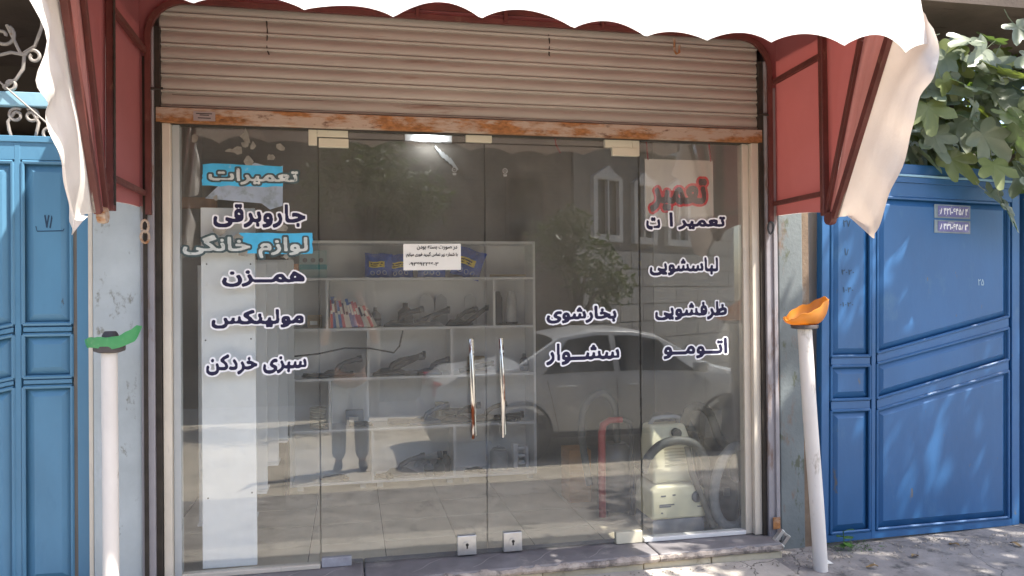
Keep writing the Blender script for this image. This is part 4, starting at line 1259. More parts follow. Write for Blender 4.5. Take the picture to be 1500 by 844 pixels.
v3 = thing("vacuum_cleaner", (1.26, .62, FZ), "blue-grey vacuum cleaner with a looped hose, behind the cream one", "vacuum cleaner")
obj("body", MB().prism([(1.14, FZ), (1.46, FZ), (1.47, FZ + .3), (1.42, FZ + .50), (1.34, FZ + .60), (1.22, FZ + .60), (1.15, FZ + .48)], .50, .74), mat("bluegrey_shell", (.045, .06, .085), .45, var=.2), v3, bev=.02, seg=3, smooth=True)
obj("hose", ribbed([(1.20, .46, FZ + .50), (1.22, .44, FZ + .58), (1.30, .44, FZ + .60), (1.36, .44, FZ + .52), (1.40, .44, FZ + .38), (1.43, .44, FZ + .2)], .026, 40), mat("bluegrey_hose", (.05, .07, .095), .55), v3, smooth=True)
v4 = thing("vacuum_cleaner", (.86, .55, FZ), "dark vacuum cleaner with a tall red handle frame behind the right door", "vacuum cleaner")
obj("tank", MB().lathe([(.10, .03), (.115, .05), (.115, .33), (.10, .40), (.06, .44)], (.93, .62, FZ), 22), mat("smoky_tank", (.10, .095, .09), .3, var=.2), v4, smooth=True)
obj("handle_frame", MB().tube([(.80, .50, FZ + .02), (.80, .50, FZ + .52), (.81, .50, FZ + .575), (.85, .50, FZ + .60), (.93, .50, FZ + .60)], [.023, .023, .022, .02, .018], 10), M_RED, v4, smooth=True)
obj("support_rod", MB().tube([(.931, .50, FZ + .60), (.98, .50, FZ + .58), (.99, .50, FZ + .52), (.99, .50, FZ + .02)], .014, 8), M_BLACK, v4, smooth=True)
obj("hose", ribbed([(.74, .56, FZ + .2), (.70, .58, FZ + .5), (.73, .60, FZ + .68), (.83, .60, FZ + .75), (.92, .60, FZ + .66), (.94, .62, FZ + .43)], .024, 46), M_HOSE, v4, smooth=True)
for x, y in ((.84, .55), (1.0, .55), (.93, .72)):
    obj("castor", MB().lathe([(.02, -.01), (.022, 0), (.02, .01)], (x, y, FZ + .022), 12, 'X'), M_BLACK, v4, smooth=True)
tag(obj("wooden_box", MB().box((.71, .9, FZ), (.86, 1.1, FZ + .34)), mat("orange_wood", (.42, .22, .09), .6, var=.2, stretch=(1, 1, 6)), bev=.004), "orange-brown wooden box standing to the right of the shelf unit", "box")
tag(obj("pale_carton", MB().box((1.58, .72, FZ + .42), (1.70, .80, FZ + .60)), mat("pale_card", (.45, .43, .38), .7), bev=.003), "pale carton against the right wall above the vacuum cleaners", "carton")
tag(obj("carton_stand", MB().box((1.56, .70, FZ), (1.72, .86, FZ + .419)), M_MGREY, bev=.004), "grey stand under the pale carton by the right wall", "stand")


# ================================================================== GATES AND NEIGHBOURS
def lobj(name, mb, m, parent, **k):
    """part written in its parent's own coordinates"""
    o = obj(name, mb, m, parent, **k)
    o.matrix_parent_inverse = Matrix.Identity(4)
    return o


def panel_mb(q, inset=.045):
    """pressed metal panel: quad corners (u,z) anticlockwise from bottom left, raised field with sloping margins"""
    c = Vector((sum(p[0] for p in q) / 4, sum(p[1] for p in q) / 4))
    inn = []
    for i in range(4):
        p = Vector(q[i])
        a = (Vector(q[i - 1]) - p).normalized()
        b = (Vector(q[(i + 1) % 4]) - p).normalized()
        inn.append(p + (a + b) * inset)
    vs = [(p[0], .012, p[1]) for p in q] + [(p.x, -.012, p.y) for p in inn]
    return MB().add(vs, [(4, 5, 6, 7)] + [(i, (i + 1) % 4, 4 + (i + 1) % 4, 4 + i) for i in range(4)])


def moulding_mb(q, w=.009):
    b = MB()
    for i in range(4):
        p, r = q[i], q[(i + 1) % 4]
        b.tube([(p[0], -.012, p[1]), (r[0], -.012, r[1])], w, 6)
    return b


def gate(name_label, loc, rot, cols, m, trim, width, height, stiles, rails, flip=1):
    g = thing("metal_gate", loc, name_label, "gate", None)
    g.rotation_euler = rot
    lobj("back_sheet", MB().box((0, .016, 0), (flip * width, .03, height)), m, g)
    for u0, u1 in stiles:
        lobj("stile", MB().box((flip * u0, -.014, .0), (flip * u1, .0155, height)), m, g, bev=.003)
    for poly in rails:
        b = MB()
        vs = [(flip * p[0], -.0125, p[1]) for p in poly] + [(flip * p[0], .0150, p[1]) for p in poly]
        b.add(vs, [(0, 1, 2, 3), (7, 6, 5, 4)] + [(i, (i + 1) % 4, 4 + (i + 1) % 4, 4 + i) for i in range(4)])
        lobj("rail", b, m, g)
    for q in cols:
        qq = [(flip * p[0], p[1]) for p in q]
        p_ = lobj("panel", panel_mb(qq), m, g)
        lobj("moulding", moulding_mb(qq), trim, p_, smooth=True)
    return g


gz0 = .07
A0, A1, B0, B1 = .065, .325, .375, 1.335
colsR = [[(A0, 1.11 - gz0), (A1, 1.11 - gz0), (A1, 2.02 - gz0), (A0, 2.02 - gz0)], [(A0, .865 - gz0), (A1, .865 - gz0), (A1, 1.055 - gz0), (A0, 1.055 - gz0)],
         [(A0, .12 - gz0), (A1, .12 - gz0), (A1, .805 - gz0), (A0, .805 - gz0)],
         [(B0, 1.125 - gz0), (B1, 1.335 - gz0), (B1, 2.02 - gz0), (B0, 2.02 - gz0)], [(B0, .865 - gz0), (B1, 1.075 - gz0), (B1, 1.265 - gz0), (B0, 1.065 - gz0)],
         [(B0, .12 - gz0), (B1, .12 - gz0), (B1, 1.005 - gz0), (B0, .800 - gz0)]]
railsR = [[(.05, 0), (1.36, 0), (1.36, .04), (.05, .04)], [(.05, 1.96), (1.36, 1.96), (1.36, 2.04), (.05, 2.04)],
          [(A0, .745), (A1, .745), (A1, .785), (A0, .785)], [(A0, .995), (A1, .995), (A1, 1.03), (A0, 1.03)],
          [(B0, .74), (B1, .945), (B1, .995), (B0, .785)], [(B0, 1.005), (B1, 1.205), (B1, 1.255), (B0, 1.045)]]
gR = gate("blue metal gate with slanting panels and sun spots, right of the shop", (1.876, -.075, gz0), (0, R(1.0), R(4.2)), colsR, M_GATER, M_GATER, 1.42, 2.04,
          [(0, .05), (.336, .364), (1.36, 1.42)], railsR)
# head moulding, number plates, marker scribbles, second post
for k, (z0, z1, y0) in enumerate(((2.041, 2.075, -.022), (2.0755, 2.088, -.03), (2.0885, 2.15, -.014))):
    lobj("head_moulding", MB().box((-.02, y0, z0), (1.44, .03, z1)), M_GATER if k != 1 else M_GATETRIM, gR, bev=.003)
lobj("gate_post", MB().box((1.455, -.03, -.04), (1.60, .05, 2.02)), M_GATER, gR, bev=.004)
for (z0, z1, t) in ((1.853, 1.917, "۸۴۲۱-۶۴۵۸۴"), (1.765, 1.825, "۸۴۳۱-۶۴۵۸۳")):
    bk = lobj("number_plate", MB().box((.775, -.0155, z0 - .008), (1.04, -.0125, z1 + .008)), M_PLATEB, gR, bev=.001)
    lobj("enamel", MB().box((.80, -.0185, z0), (1.03, -.0157, z1)), M_PLATE, bk, bev=.001)
    lobj("digits", flat_mesh("digits", writing(t, .812, 1.018, z0 + .012, z1 - .012, -.0194, (.0016, .0016), rtl=False, h=.0008), mat("white_digits", (.72, .72, .74), .5)), None, bk)
for (t, x0, x1, z0, z1, m_) in (("۲۷", .14, .19, 1.77, 1.81, M_GINK), ("۱۸", .15, .19, 1.61, 1.65, M_GINK), ("۲۰۲۰", .13, .215, 1.50, 1.53, M_GINK), ("۱۰۴۰", .14, .21, 1.40, 1.43, M_GINK), ("۰۱۰۲۰", .12, .21, 1.32, 1.345, M_GINK), ("۲۵", 1.10, 1.145, 1.45, 1.49, M_GINKL)):
    lobj("handwriting", flat_mesh("handwriting", writing(t, x0, x1, z0, z1, -.0135, (.0008, .0008), rtl=False, h=.0008), m_), None, gR)

A0, A1, B0, B1 = .085, .290, .332, 1.29
f_ = lambda z, u: z - .2 * (u - B0) / (B1 - B0)
zl = GZ + .02
colsL = [[(A1, 1.355 - zl), (A0, 1.355 - zl), (A0, 2.108 - zl), (A1, 2.108 - zl)], [(A1, 1.108 - zl), (A0, 1.108 - zl), (A0, 1.305 - zl), (A1, 1.305 - zl)],
         [(A1, .15 - zl), (A0, .15 - zl), (A0, 1.062 - zl), (A1, 1.062 - zl)],
         [(B1, f_(1.355, B1) - zl), (B0, 1.355 - zl), (B0, 2.108 - zl), (B1, 2.108 - zl)], [(B1, f_(1.108, B1) - zl), (B0, 1.108 - zl), (B0, 1.305 - zl), (B1, f_(1.305, B1) - zl)],
         [(B1, .15 - zl), (B0, .15 - zl), (B0, 1.062 - zl), (B1, f_(1.062, B1) - zl)]]
railsL = [[(1.32, 0), (.06, 0), (.06, .07), (1.32, .07)], [(1.32, 2.055), (.06, 2.055), (.06, 2.135), (1.32, 2.135)],
          [(A1, 1.012), (A0, 1.012), (A0, 1.03), (A1, 1.03)], [(A1, 1.255), (A0, 1.255), (A0, 1.275), (A1, 1.275)],
          [(B1, f_(1.012, B1)), (B0, 1.012), (B0, 1.03), (B1, f_(1.03, B1))], [(B1, f_(1.255, B1)), (B0, 1.255), (B0, 1.275), (B1, f_(1.275, B1))]]
gL = gate("blue metal gate with raised panels, left of the shop", (-1.872, .03, zl), (0, 0, 0), colsL, M_GATEL, M_GATEL, 1.38, 2.135, [(0, .062), (.299, .325), (1.32, 1.38)], railsL, flip=-1)
for k, (z0, z1, y0) in enumerate(((2.1355, 2.165, -.02),)):
    lobj("head_moulding", MB().box((-1.38, y0, z0), (0, .03, z1)), M_GATEL, gL, bev=.003)
lobj("handwriting", flat_mesh("handwriting", writing("۷۸", -.20, -.155, 1.735, 1.80, -.0135, (.0016, .0016), rtl=False, h=.0008), M_GINK), None, gL)
lobj("handwriting", MB().tube([(-.235, -.0135, 1.745), (-.23, -.0135, 1.722), (-.12, -.0135, 1.725), (-.115, -.0135, 1.735)], .002, 4), M_GINK, gL)
lobj("letter_slot_paper", MB().obox((-.435, -.03, 1.20), (.06, .004, .13), (0, .12, 0)), M_PAPER, gL)


def spiral(cx, cz, r0, r1, a0, turns, n=26):
    return [(cx + (r0 + (r1 - r0) * i / n) * math.cos(a0 + turns * 2 * math.pi * i / n), cz + (r0 + (r1 - r0) * i / n) * math.sin(a0 + turns * 2 * math.pi * i / n)) for i in range(n + 1)]


def scroll(parent, path, y, r, m):
    obj("scroll", MB().tube([(p[0], y, p[1]) for p in path], r, 7), m, parent, smooth=True)


gl = thing("scroll_grille", (-2.2, .05, 2.2), "white wrought-iron scroll grille above the left blue gate", "grille")
YG = .05
obj("bar", MB().box((-3.2, .03, 2.372), (-1.87, .075, 2.438)), M_GATETRIM, gl, bev=.004)
obj("bar", MB().box((-3.2, .035, 2.9), (-1.87, .07, 2.94)), M_GATEL, gl, bev=.004)
for k in range(4):
    o = -.29 * k
    scroll(gl, list(reversed(spiral(-2.135 + o, 2.332, .012, .034, .6, 1.25))) + [(-2.105 + o, 2.30), (-2.112 + o, 2.262), (-2.118 + o, 2.235), (-2.095 + o, 2.208), (-2.06 + o, 2.206)] + spiral(-2.060 + o, 2.247, .040, .010, -1.3, 1.5), YG, .0075, M_SCROLL)
    scroll(gl, list(reversed(spiral(-2.20 + o, 2.332, .012, .034, 2.5, -1.25))) + [(-2.235 + o, 2.30), (-2.23 + o, 2.262), (-2.222 + o, 2.235), (-2.25 + o, 2.208)], YG, .0075, M_SCROLL)
    scroll(gl, spiral(-2.255 + o, 2.70, .012, .055, 0, 1.2) + [(-2.18 + o, 2.62), (-2.12 + o, 2.66), (-2.09 + o, 2.75), (-2.075 + o, 2.9)], YG, .008, M_SCROLL)
    scroll(gl, [(-2.30 + o, 2.60), (-2.22 + o, 2.625), (-2.16 + o, 2.615)] + spiral(-2.125 + o, 2.61, .035, .012, 3.0, -1.1), YG, .008, M_SCROLL)
    scroll(gl, [(-2.165 + o, 2.61), (-2.17 + o, 2.55), (-2.20 + o, 2.50), (-2.24 + o, 2.47)] + spiral(-2.225 + o, 2.445 + .03, .03, .010, 3.4, 1.1), YG, .008, M_SCROLL)
obj("stay_rod", MB().tube([(-2.26, .02, 2.48), (-1.96, .02, 2.20)], .0045, 6), M_SCROLL, gl)
gr = thing("scroll_grille", (2.8, .1, 2.24), "pale blue scroll grille showing above the right blue gate", "grille")
for k in range(5):
    o = .30 * k
    x0, zc, yy = 2.56 + o, 2.30, .06 + .07 * (.64 + o)
    obj("bar", MB().box((x0 + .16, yy - .012, 2.225), (x0 + .185, yy + .012, 2.42)), M_SCROLLB, gr, bev=.002)
    scroll(gr, list(reversed(spiral(x0 + .02, zc + .05, .012, .036, -.5, 1.2))) + [(x0 + .055, zc + .01)] + spiral(x0 + .02, zc - .03, .036, .010, .6, -1.2), yy, .008, M_SCROLLB)
    scroll(gr, list(reversed(spiral(x0 + .105, zc + .05, .012, .036, 3.6, -1.2))) + [(x0 + .07, zc + .01)] + spiral(x0 + .105, zc - .03, .036, .010, 2.5, 1.2), yy, .008, M_SCROLLB)
obj("bar", MB().bar((2.4, .045, 2.425), (3.9, .15, 2.40), .02, .025, (0, 1, 0)), M_SCROLLB, gr)

nl = thing("neighbour_house", (-3.5, 1.6, GZ), "dark brown recessed house front behind the left blue gate", "house")
obj("wall", MB().box((-7, 1.6, -.1), (-1.96, 1.8, 4.2)), mat("dark_brown_wall", (.10, .082, .068), .9, var=.15, scale=3), nl)
obj("soffit", MB().box((-7, -.95, 2.98), (-1.96, 1.59, 3.12)), M_SOFFIT, nl)  # front reach, out of view, is added to keep sun off gate and grille
obj("upper_wall", MB().box((-7, .0, 3.125), (-1.96, 1.7, 5.0)), M_PLASTER, nl)
obj("lintel", MB().box((-7, 1.45, 2.36), (-1.96, 1.595, 2.50)), mat("dark_lintel", (.055, .045, .038), .9), nl)
nr = thing("neighbour_house", (4.2, 1.8, GZ), "house with a brown stained soffit above the right blue gate", "house")
obj("soffit", MB().add([(1.96, -.12, 3.14), (5.6, -.12, 3.14), (5.6, .55, 3.14), (1.96, 1.55, 3.14), (1.96, -.12, 3.3), (5.6, -.12, 3.3), (5.6, .55, 3.3), (1.96, 1.55, 3.3)],
                       [(0, 3, 2, 1), (4, 5, 6, 7), (0, 1, 5, 4), (1, 2, 6, 5), (2, 3, 7, 6), (3, 0, 4, 7)]), M_SOFFIT, nr)
obj("wall", MB().box((1.96, 4.6, -.1), (9, 4.8, 3.6)), mat("courtyard_wall", (.22, .19, .15), .9, var=.2, scale=2), nr)
obj("soffit_post", MB().box((5.3, .2, GZ - .1), (5.5, .4, 3.135)), M_PLASTER, nr)


# ------------------------------------------------------------------ pipe stands with broken plastic bowls
def bowl_mb(c, rx, rz, a0, a1, ragged, seed, tilt, lift):
    """broken shell of a plastic bowl: part of a squashed sphere with a ragged upper edge"""
    rnd = random.Random(seed)
    nu, nv = 40, 10
    edge = [ragged(i / nu) for i in range(nu + 1)]

    def fn(u, v):
        th = a0 + (a1 - a0) * u
        e = edge[int(round(u * nu))]
        ph = -math.pi / 2 + (math.pi / 2 + e) * v
        r = rx * math.cos(ph) ** .7 if math.cos(ph) > 0 else 0
        return (r * math.cos(th), r * math.sin(th), rz * (1 + math.sin(ph)))
    out = MB().grid(fn, nu, nv)
    inner = MB().grid(lambda u, v: tuple(Vector(fn(u, v)) * .94 + Vector((0, 0, .004))), nu, nv)
    out.add(inner.v, inner.f)
    n1 = (nu + 1) * (nv + 1)
    for i in range(nu):
        a = nv * (nu + 1) + i
        out.f.append((a, a + 1, n1 + a + 1, n1 + a))
    return out.tf(Matrix.Translation(c) @ Matrix.Rotation(tilt, 4, 'Y') @ Matrix.Rotation(lift, 4, 'X'))


pl_ = thing("pipe_stand", (-1.690, -.30, GZ), "white pipe stand with a broken green plastic rim, by the left column", "stand", "pipe stands by the shop")
obj("pipe", MB().tube([(-1.704 + .001 * math.sin(5 * t), -.30, GZ - .01 + t * 1.205) for t in [i / 10 for i in range(11)]], .0330, 24), M_PVC, pl_, smooth=True)
obj("flange", MB().lathe([(.040, 0), (.062, .008), (.064, .014), (.064, .030), (.052, .036)], (-1.705, -.30, 1.236), 26), M_RUBBER, pl_, smooth=True)
obj("cap", MB().lathe([(.032, 0), (.034, .036), (.029, .048), (.022, .056)], (-1.705, -.285, 1.2725), 20), M_RUBBER, pl_, smooth=True)
_b = MB()
_g = []
for i in range(25):         # crescent shard: low ragged end at the left, tall horn at the right
    t = i / 24
    th = R(200 + 165 * t)
    rx = .088 + .034 * t
    z0 = 1.258 + .004 * math.sin(9 * t) + .02 * max(0, t - .6)
    h = .034 + .018 * math.sin(3 * t) + .070 * max(0, t - .55) ** 1.2 * 1.5
    if t > .84:
        h *= 1 - .75 * (t - .84) / .16
        z0 += .20 * (t - .84) + .0
    z0 += .055 * max(0, t - .5)
    cx, cy = -1.704 + rx * math.cos(th), -.30 + .060 * math.sin(th)
    _g.append((cx, cy, z0, h + .002 * math.sin(40 * t)))
for dy in (0, .006):
    pass
vs = []
for cx, cy, z0, h in _g:
    vs += [(cx, cy, z0), (cx * 1.0 + (cx + 1.704) * .06, cy - .006, z0 + h * .5), (cx + (cx + 1.704) * .10, cy - .008, z0 + h), (cx + (cx + 1.704) * .06, cy - .001, z0 + h), (cx, cy + .007, z0 + h * .5), (cx - (cx + 1.704) * .05, cy + .007, z0 + .002)]
fs = [(i * 6 + k, i * 6 + (k + 1) % 6, (i + 1) * 6 + (k + 1) % 6, (i + 1) * 6 + k) for i in range(24) for k in range(6)]
fs += [tuple(range(6)), tuple(24 * 6 + k for k in range(6))]
obj("plastic_rim", MB().add(vs, fs), M_GREEN, pl_, smooth=True)

pr_ = thing("pipe_stand", (1.675, -.372, GZ), "leaning white pipe stand with a broken orange plastic bowl, by the right column", "stand", "pipe stands by the shop")
obj("pipe", MB().tube([(1.684 - .078 * t + .002 * math.sin(7 * t), -.375, GZ - .01 + 1.252 * t) for t in [i / 10 for i in range(11)]], .0355, 24), M_PVC, pr_, smooth=True)
obj("flange", MB().lathe([(.044, 0), (.066, .004), (.068, .018), (.066, .022)], (1.606, -.375, 1.282), 24), M_RUBBER, pr_, smooth=True)
rag = lambda u: .15 + .55 * max(0, math.sin(math.pi * (u * 2 - .25))) * (1 if u < .75 else .6) + .05 * math.sin(23 * u)


def obowl(u, v, k=1.0):
    th = 2 * math.pi * u
    c = math.cos(th)
    # rim height: low lip on the left, tall wall on the right
    e = .040 + .085 * max(0.0, .5 + .5 * c) ** 1.1 + .006 * math.sin(5 * th) + .004 * math.sin(11 * th)
    w = math.sin(v * math.pi / 2)
    rad = (.050 + (.120 - .050) * w) * k
    return (1.607 + rad * c * (1.0 + .05 * c) + .004, -.375 + rad * .72 * math.sin(th), 1.3045 + e * (1 - math.cos(v * math.pi / 2)) + (1 - k) * .03 + .012 * v * c)


_b = MB().grid(obowl, 40, 8)
_i = MB().grid(lambda u, v: obowl(u, v, .955), 40, 8)
n1 = len(_b.v)
_b.add(_i.v, _i.f)
for i in range(40):
    a = 8 * 41 + i
    _b.f.append((a, a + 1, n1 + a + 1, n1 + a))
_b.add([obowl(i / 40, 0, 1.0) for i in range(40)], [tuple(range(40))])
obj("plastic_bowl", _b, M_ORANGE, pr_, smooth=True)

# padlock hanging from the right guide rail, hasp on the left
pk = thing("padlock", (1.61, -.13, .12), "square steel padlock lying open at the foot of the right shutter guide", "padlock")
_m = Matrix.Translation((1.613, -.13, .135)) @ Matrix.Rotation(R(40), 4, 'Y')
obj("lock_body", MB().box((-.036, -.014, -.046), (-.014, .014, .036)).box((-.0139, -.013, -.046), (.036, .013, -.026)).tf(_m), M_STEEL, pk, bev=.003)
obj("shackle", MB().box((.0145, -.009, -.0255), (.035, .009, .036)).box((-.0138, -.008, .018), (.0144, .008, .034)).tf(_m), mat("dull_steel", (.4, .38, .36), .4, metal=.7), pk, bev=.003)
obj("hasp", MB().box((1.585, -.092, .17), (1.628, -.0865, .235)), M_RUST, pk, bev=.002)
hk = thing("chain_hook", (-1.60, -.10, 1.78), "small rusty chain link hanging below the awning frame on the left", "hook")
for k in range(2):
    obj("link", MB().tube([(-1.605 + .016 * math.cos(a), -.11 + (.010 * math.cos(a) if k else 0), 1.805 - .05 * k + .028 * math.sin(a)) for a in [i * .5236 for i in range(13)]], .006, 6, False), M_RUST, hk, smooth=True)
hk = thing("chain_hook", (1.585, -.10, 1.78), "small steel link hanging below the awning frame on the right", "hook")
obj("link", MB().tube([(1.578 + .016 * math.cos(a), -.11, 1.825 + .032 * math.sin(a)) for a in [i * .5236 for i in range(13)]], .006, 6, False), M_DGREY, hk, smooth=True)


# ================================================================== PLANTS
def fig_leaf(seed):
    """deeply lobed leaf: five rounded lobes with narrow bays between them, creased along the lobe veins; tip along +X, unit length"""
    rnd = random.Random(seed)
    L = [(0, .80), (52, .66), (-52, .66), (108, .44), (-108, .44)]
    L = [(R(a_ + rnd.uniform(-6, 6)), l_ * rnd.uniform(.86, 1.1)) for a_, l_ in L]
    bay = rnd.uniform(.24, .34)
    cup, droop = rnd.uniform(.05, .35), rnd.uniform(.1, .55)
    ox = .2

    def edge(th):
        d, l_ = min((abs((th - a_ + math.pi) % (2 * math.pi) - math.pi), l_) for a_, l_ in L)
        t = min(1, d / R(27))
        r = bay + (l_ - bay) * (1 - t ** 1.45) * (1 + .05 * math.sin(th * 23 + seed))
        if abs(th) > R(138):
            r = bay * (1 - .75 * (abs(th) - R(138)) / R(42))
        return r, d

    def lift(x, y, d=0):
        return cup * abs(y) ** 1.3 - droop * max(0, x) ** 2 * .5 + .10 * d * math.hypot(x - ox, y) + .02 * math.sin(13 * x + 9 * y + seed)
    vs = [(ox, 0, lift(ox, 0))]
    n = 46
    for i in range(n):
        th = -math.pi + 2 * math.pi * i / n
        r, d = edge(th)
        x, y = ox + r * math.cos(th), r * math.sin(th)
        vs.append((x, y, lift(x, y, d)))
    b = MB().add(vs, [(0, i + 1, (i + 1) % n + 1) for i in range(n)])
    b.tube([(ox - .05, 0, lift(ox, 0)), (-.12, 0, .03), (-.32, 0, .11)], .011, 3)
    return b


LEAVES = [mesh_of("leaf", fig_leaf(k), M_FIG if k % 5 else M_FIGY, smooth=True) for k in range(8)]
ft = thing("fig_tree", (3.35, .75, GZ), "fig tree with big lobed leaves hanging over the right blue gate", "tree")
obj("trunk", MB().tube([(3.35, .75, GZ - .05), (3.30, .72, .8), (3.38, .66, 1.6), (3.30, .60, 2.3), (3.2, .55, 2.8)], [.07, .06, .05, .035, .02], 10), M_BARK, ft, smooth=True)
BR = [[(3.36, .66, 1.6), (3.2, .45, 2.1), (2.95, .25, 2.45), (2.7, .12, 2.62)], [(3.30, .6, 2.2), (3.1, .3, 2.6), (2.9, .05, 2.85), (2.78, -.05, 2.95)],
      [(3.34, .62, 2.0), (3.5, .3, 2.3), (3.45, .0, 2.4), (3.4, -.2, 2.3)], [(3.3, .6, 2.3), (3.5, .4, 2.75), (3.6, .1, 2.95), (3.55, -.1, 2.9)],
      [(3.36, .66, 1.7), (3.7, .5, 2.2), (3.9, .2, 2.5), (3.8, -.05, 2.5)], [(3.2, .55, 2.6), (3.0, .6, 2.85), (2.7, .5, 2.85), (2.5, .4, 2.7)], [(3.36, .66, 1.8), (3.0, .5, 2.1), (2.75, .35, 2.3), (2.6, .25, 2.42)]]
for b_ in BR:
    obj("branch", MB().tube(b_, [.022, .016, .011, .006], 7), M_BARK, ft, smooth=True)
rl = random.Random(21)
spots = []
for k in range(210):
    b_ = BR[k % len(BR)]
    t = .3 + .75 * rl.random()
    kk = t * 3
    i = min(int(kk), 2)
    p = Vector(b_[i]).lerp(Vector(b_[i + 1]), kk - i)
    p += Vector((rl.gauss(0, .16), rl.gauss(-.03, .10), rl.gauss(0, .13)))
    spots.append((p, rl.uniform(.15, .25)))
# leaves placed where the photograph shows large ones: over the gate's head and hanging beside it
for p, s_ in (((2.72, -.10, 2.86), .25), ((2.95, -.15, 2.88), .24), ((2.80, -.14, 2.66), .24), ((3.02, -.2, 2.70), .22), ((2.62, -.05, 2.64), .22), ((2.80, -.2, 2.56), .24), ((2.98, -.22, 2.50), .22),
              ((3.05, -.2, 2.30), .24), ((2.84, -.18, 2.40), .22), ((2.65, -.05, 2.42), .2), ((3.10, -.25, 2.12), .24), ((2.92, -.2, 2.22), .22), ((3.16, -.25, 1.98), .2), ((3.2, -.2, 2.44), .22), ((3.2, -.2, 2.62), .22), ((3.16, -.25, 2.82), .24),
              ((2.58, -.02, 2.52), .2), ((2.74, -.1, 2.50), .2), ((2.68, 0, 2.74), .2), ((3.28, -.25, 2.2), .24), ((3.3, -.3, 2.05), .22), ((2.42, .08, 2.62), .2), ((2.48, .06, 2.50), .22), ((2.40, .1, 2.40), .2), ((2.52, .05, 2.36), .2), ((2.62, .03, 2.30), .21), ((2.46, .1, 2.74), .2), ((2.75, -.02, 2.28), .22), ((2.9, -.16, 2.05), .2), ((2.98, -.2, 1.98), .2), ((2.56, .1, 2.84), .22), ((2.38, .15, 2.52), .2), ((2.66, .02, 2.40), .22)):
    spots.append((Vector(p), s_))
for k, (p, s_) in enumerate(spots):
    if p.z > 3.05 or p.z < 1.93 or p.x < 2.33 or (p.y < .1 and p.z < 2.22 and p.x < 2.9 and k < 210):
        continue
    o = obj("leaf", LEAVES[k % 8], None, ft)
    o.matrix_parent_inverse = Matrix.Translation(-ft.location)
    tip = Vector((rl.gauss(-.1, .6), rl.gauss(-.45, .25), rl.gauss(-.55, .35))).normalized()
    nr_ = Vector((rl.gauss(-.1, .35), -.8, rl.gauss(.55, .35)))
    nr_ = (nr_ - tip * nr_.dot(tip)).normalized()
    o.location = p
    o.rotation_euler = Matrix((tip, nr_.cross(tip), nr_)).transposed().to_euler()
    o.scale = (s_ * (.8 + .45 * rl.random()),) * 3


def leaf_cloud(n, fn, size, seed, ratio=.4):
    rnd = random.Random(seed)
    vs, fs = [], []
    for _ in range(n):
        c = fn(rnd)
        d = Vector((rnd.gauss(0, 1), rnd.gauss(0, 1), rnd.gauss(-.3, .7))).normalized()
        sdir = d.orthogonal().normalized()
        sdir.rotate(Matrix.Rotation(rnd.uniform(0, 6.28), 3, d))
        L = size * rnd.uniform(.6, 1.3)
        w = L * ratio
        nrm = d.cross(sdir)
        o = len(vs)
        vs += [c, c + d * L * .5 + sdir * w * .5 + nrm * L * .06, c + d * L, c + d * L * .5 - sdir * w * .5 + nrm * L * .06]
        fs += [(o, o + 1, o + 2, o + 3)]
    return MB().add(vs, fs)


def blobs(bl):
    def fn(r):
        c, rad = r.choice(bl)
        d = Vector((r.gauss(0, 1), r.gauss(0, 1), r.gauss(0, 1))).normalized()
        return Vector(c) + d * rad * r.random() ** .45
    return fn


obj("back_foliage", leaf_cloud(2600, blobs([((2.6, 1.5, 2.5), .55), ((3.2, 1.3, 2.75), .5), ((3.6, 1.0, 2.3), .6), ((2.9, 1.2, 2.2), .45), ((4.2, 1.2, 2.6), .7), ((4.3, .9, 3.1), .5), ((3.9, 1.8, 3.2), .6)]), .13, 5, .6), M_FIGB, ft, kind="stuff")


def street_tree(label, base, h, bl, n, size, seed, lean=(0, 0)):
    t = thing("street_tree", base, label, "tree", "trees along the street")
    top = Vector(base) + Vector((lean[0], lean[1], h))
    obj("trunk", MB().tube([Vector(base) + Vector((0, 0, -.1)), Vector(base).lerp(top, .35) + Vector((.05, .03, 0)), Vector(base).lerp(top, .7) + Vector((-.04, .02, 0)), top], [.11, .09, .07, .04], 10), M_BARK, t, smooth=True)
    for c, rad in bl:
        a = Vector(base).lerp(top, .62)
        m_ = a.lerp(Vector(c), .5) + Vector((0, 0, .1))
        obj("limb", MB().tube([a, m_, Vector(c)], [.05, .03, .012], 7), M_BARK, t, smooth=True)
    obj("crown", leaf_cloud(n, blobs(bl), size, seed, .38), M_TREE, t, kind="stuff")
    return t


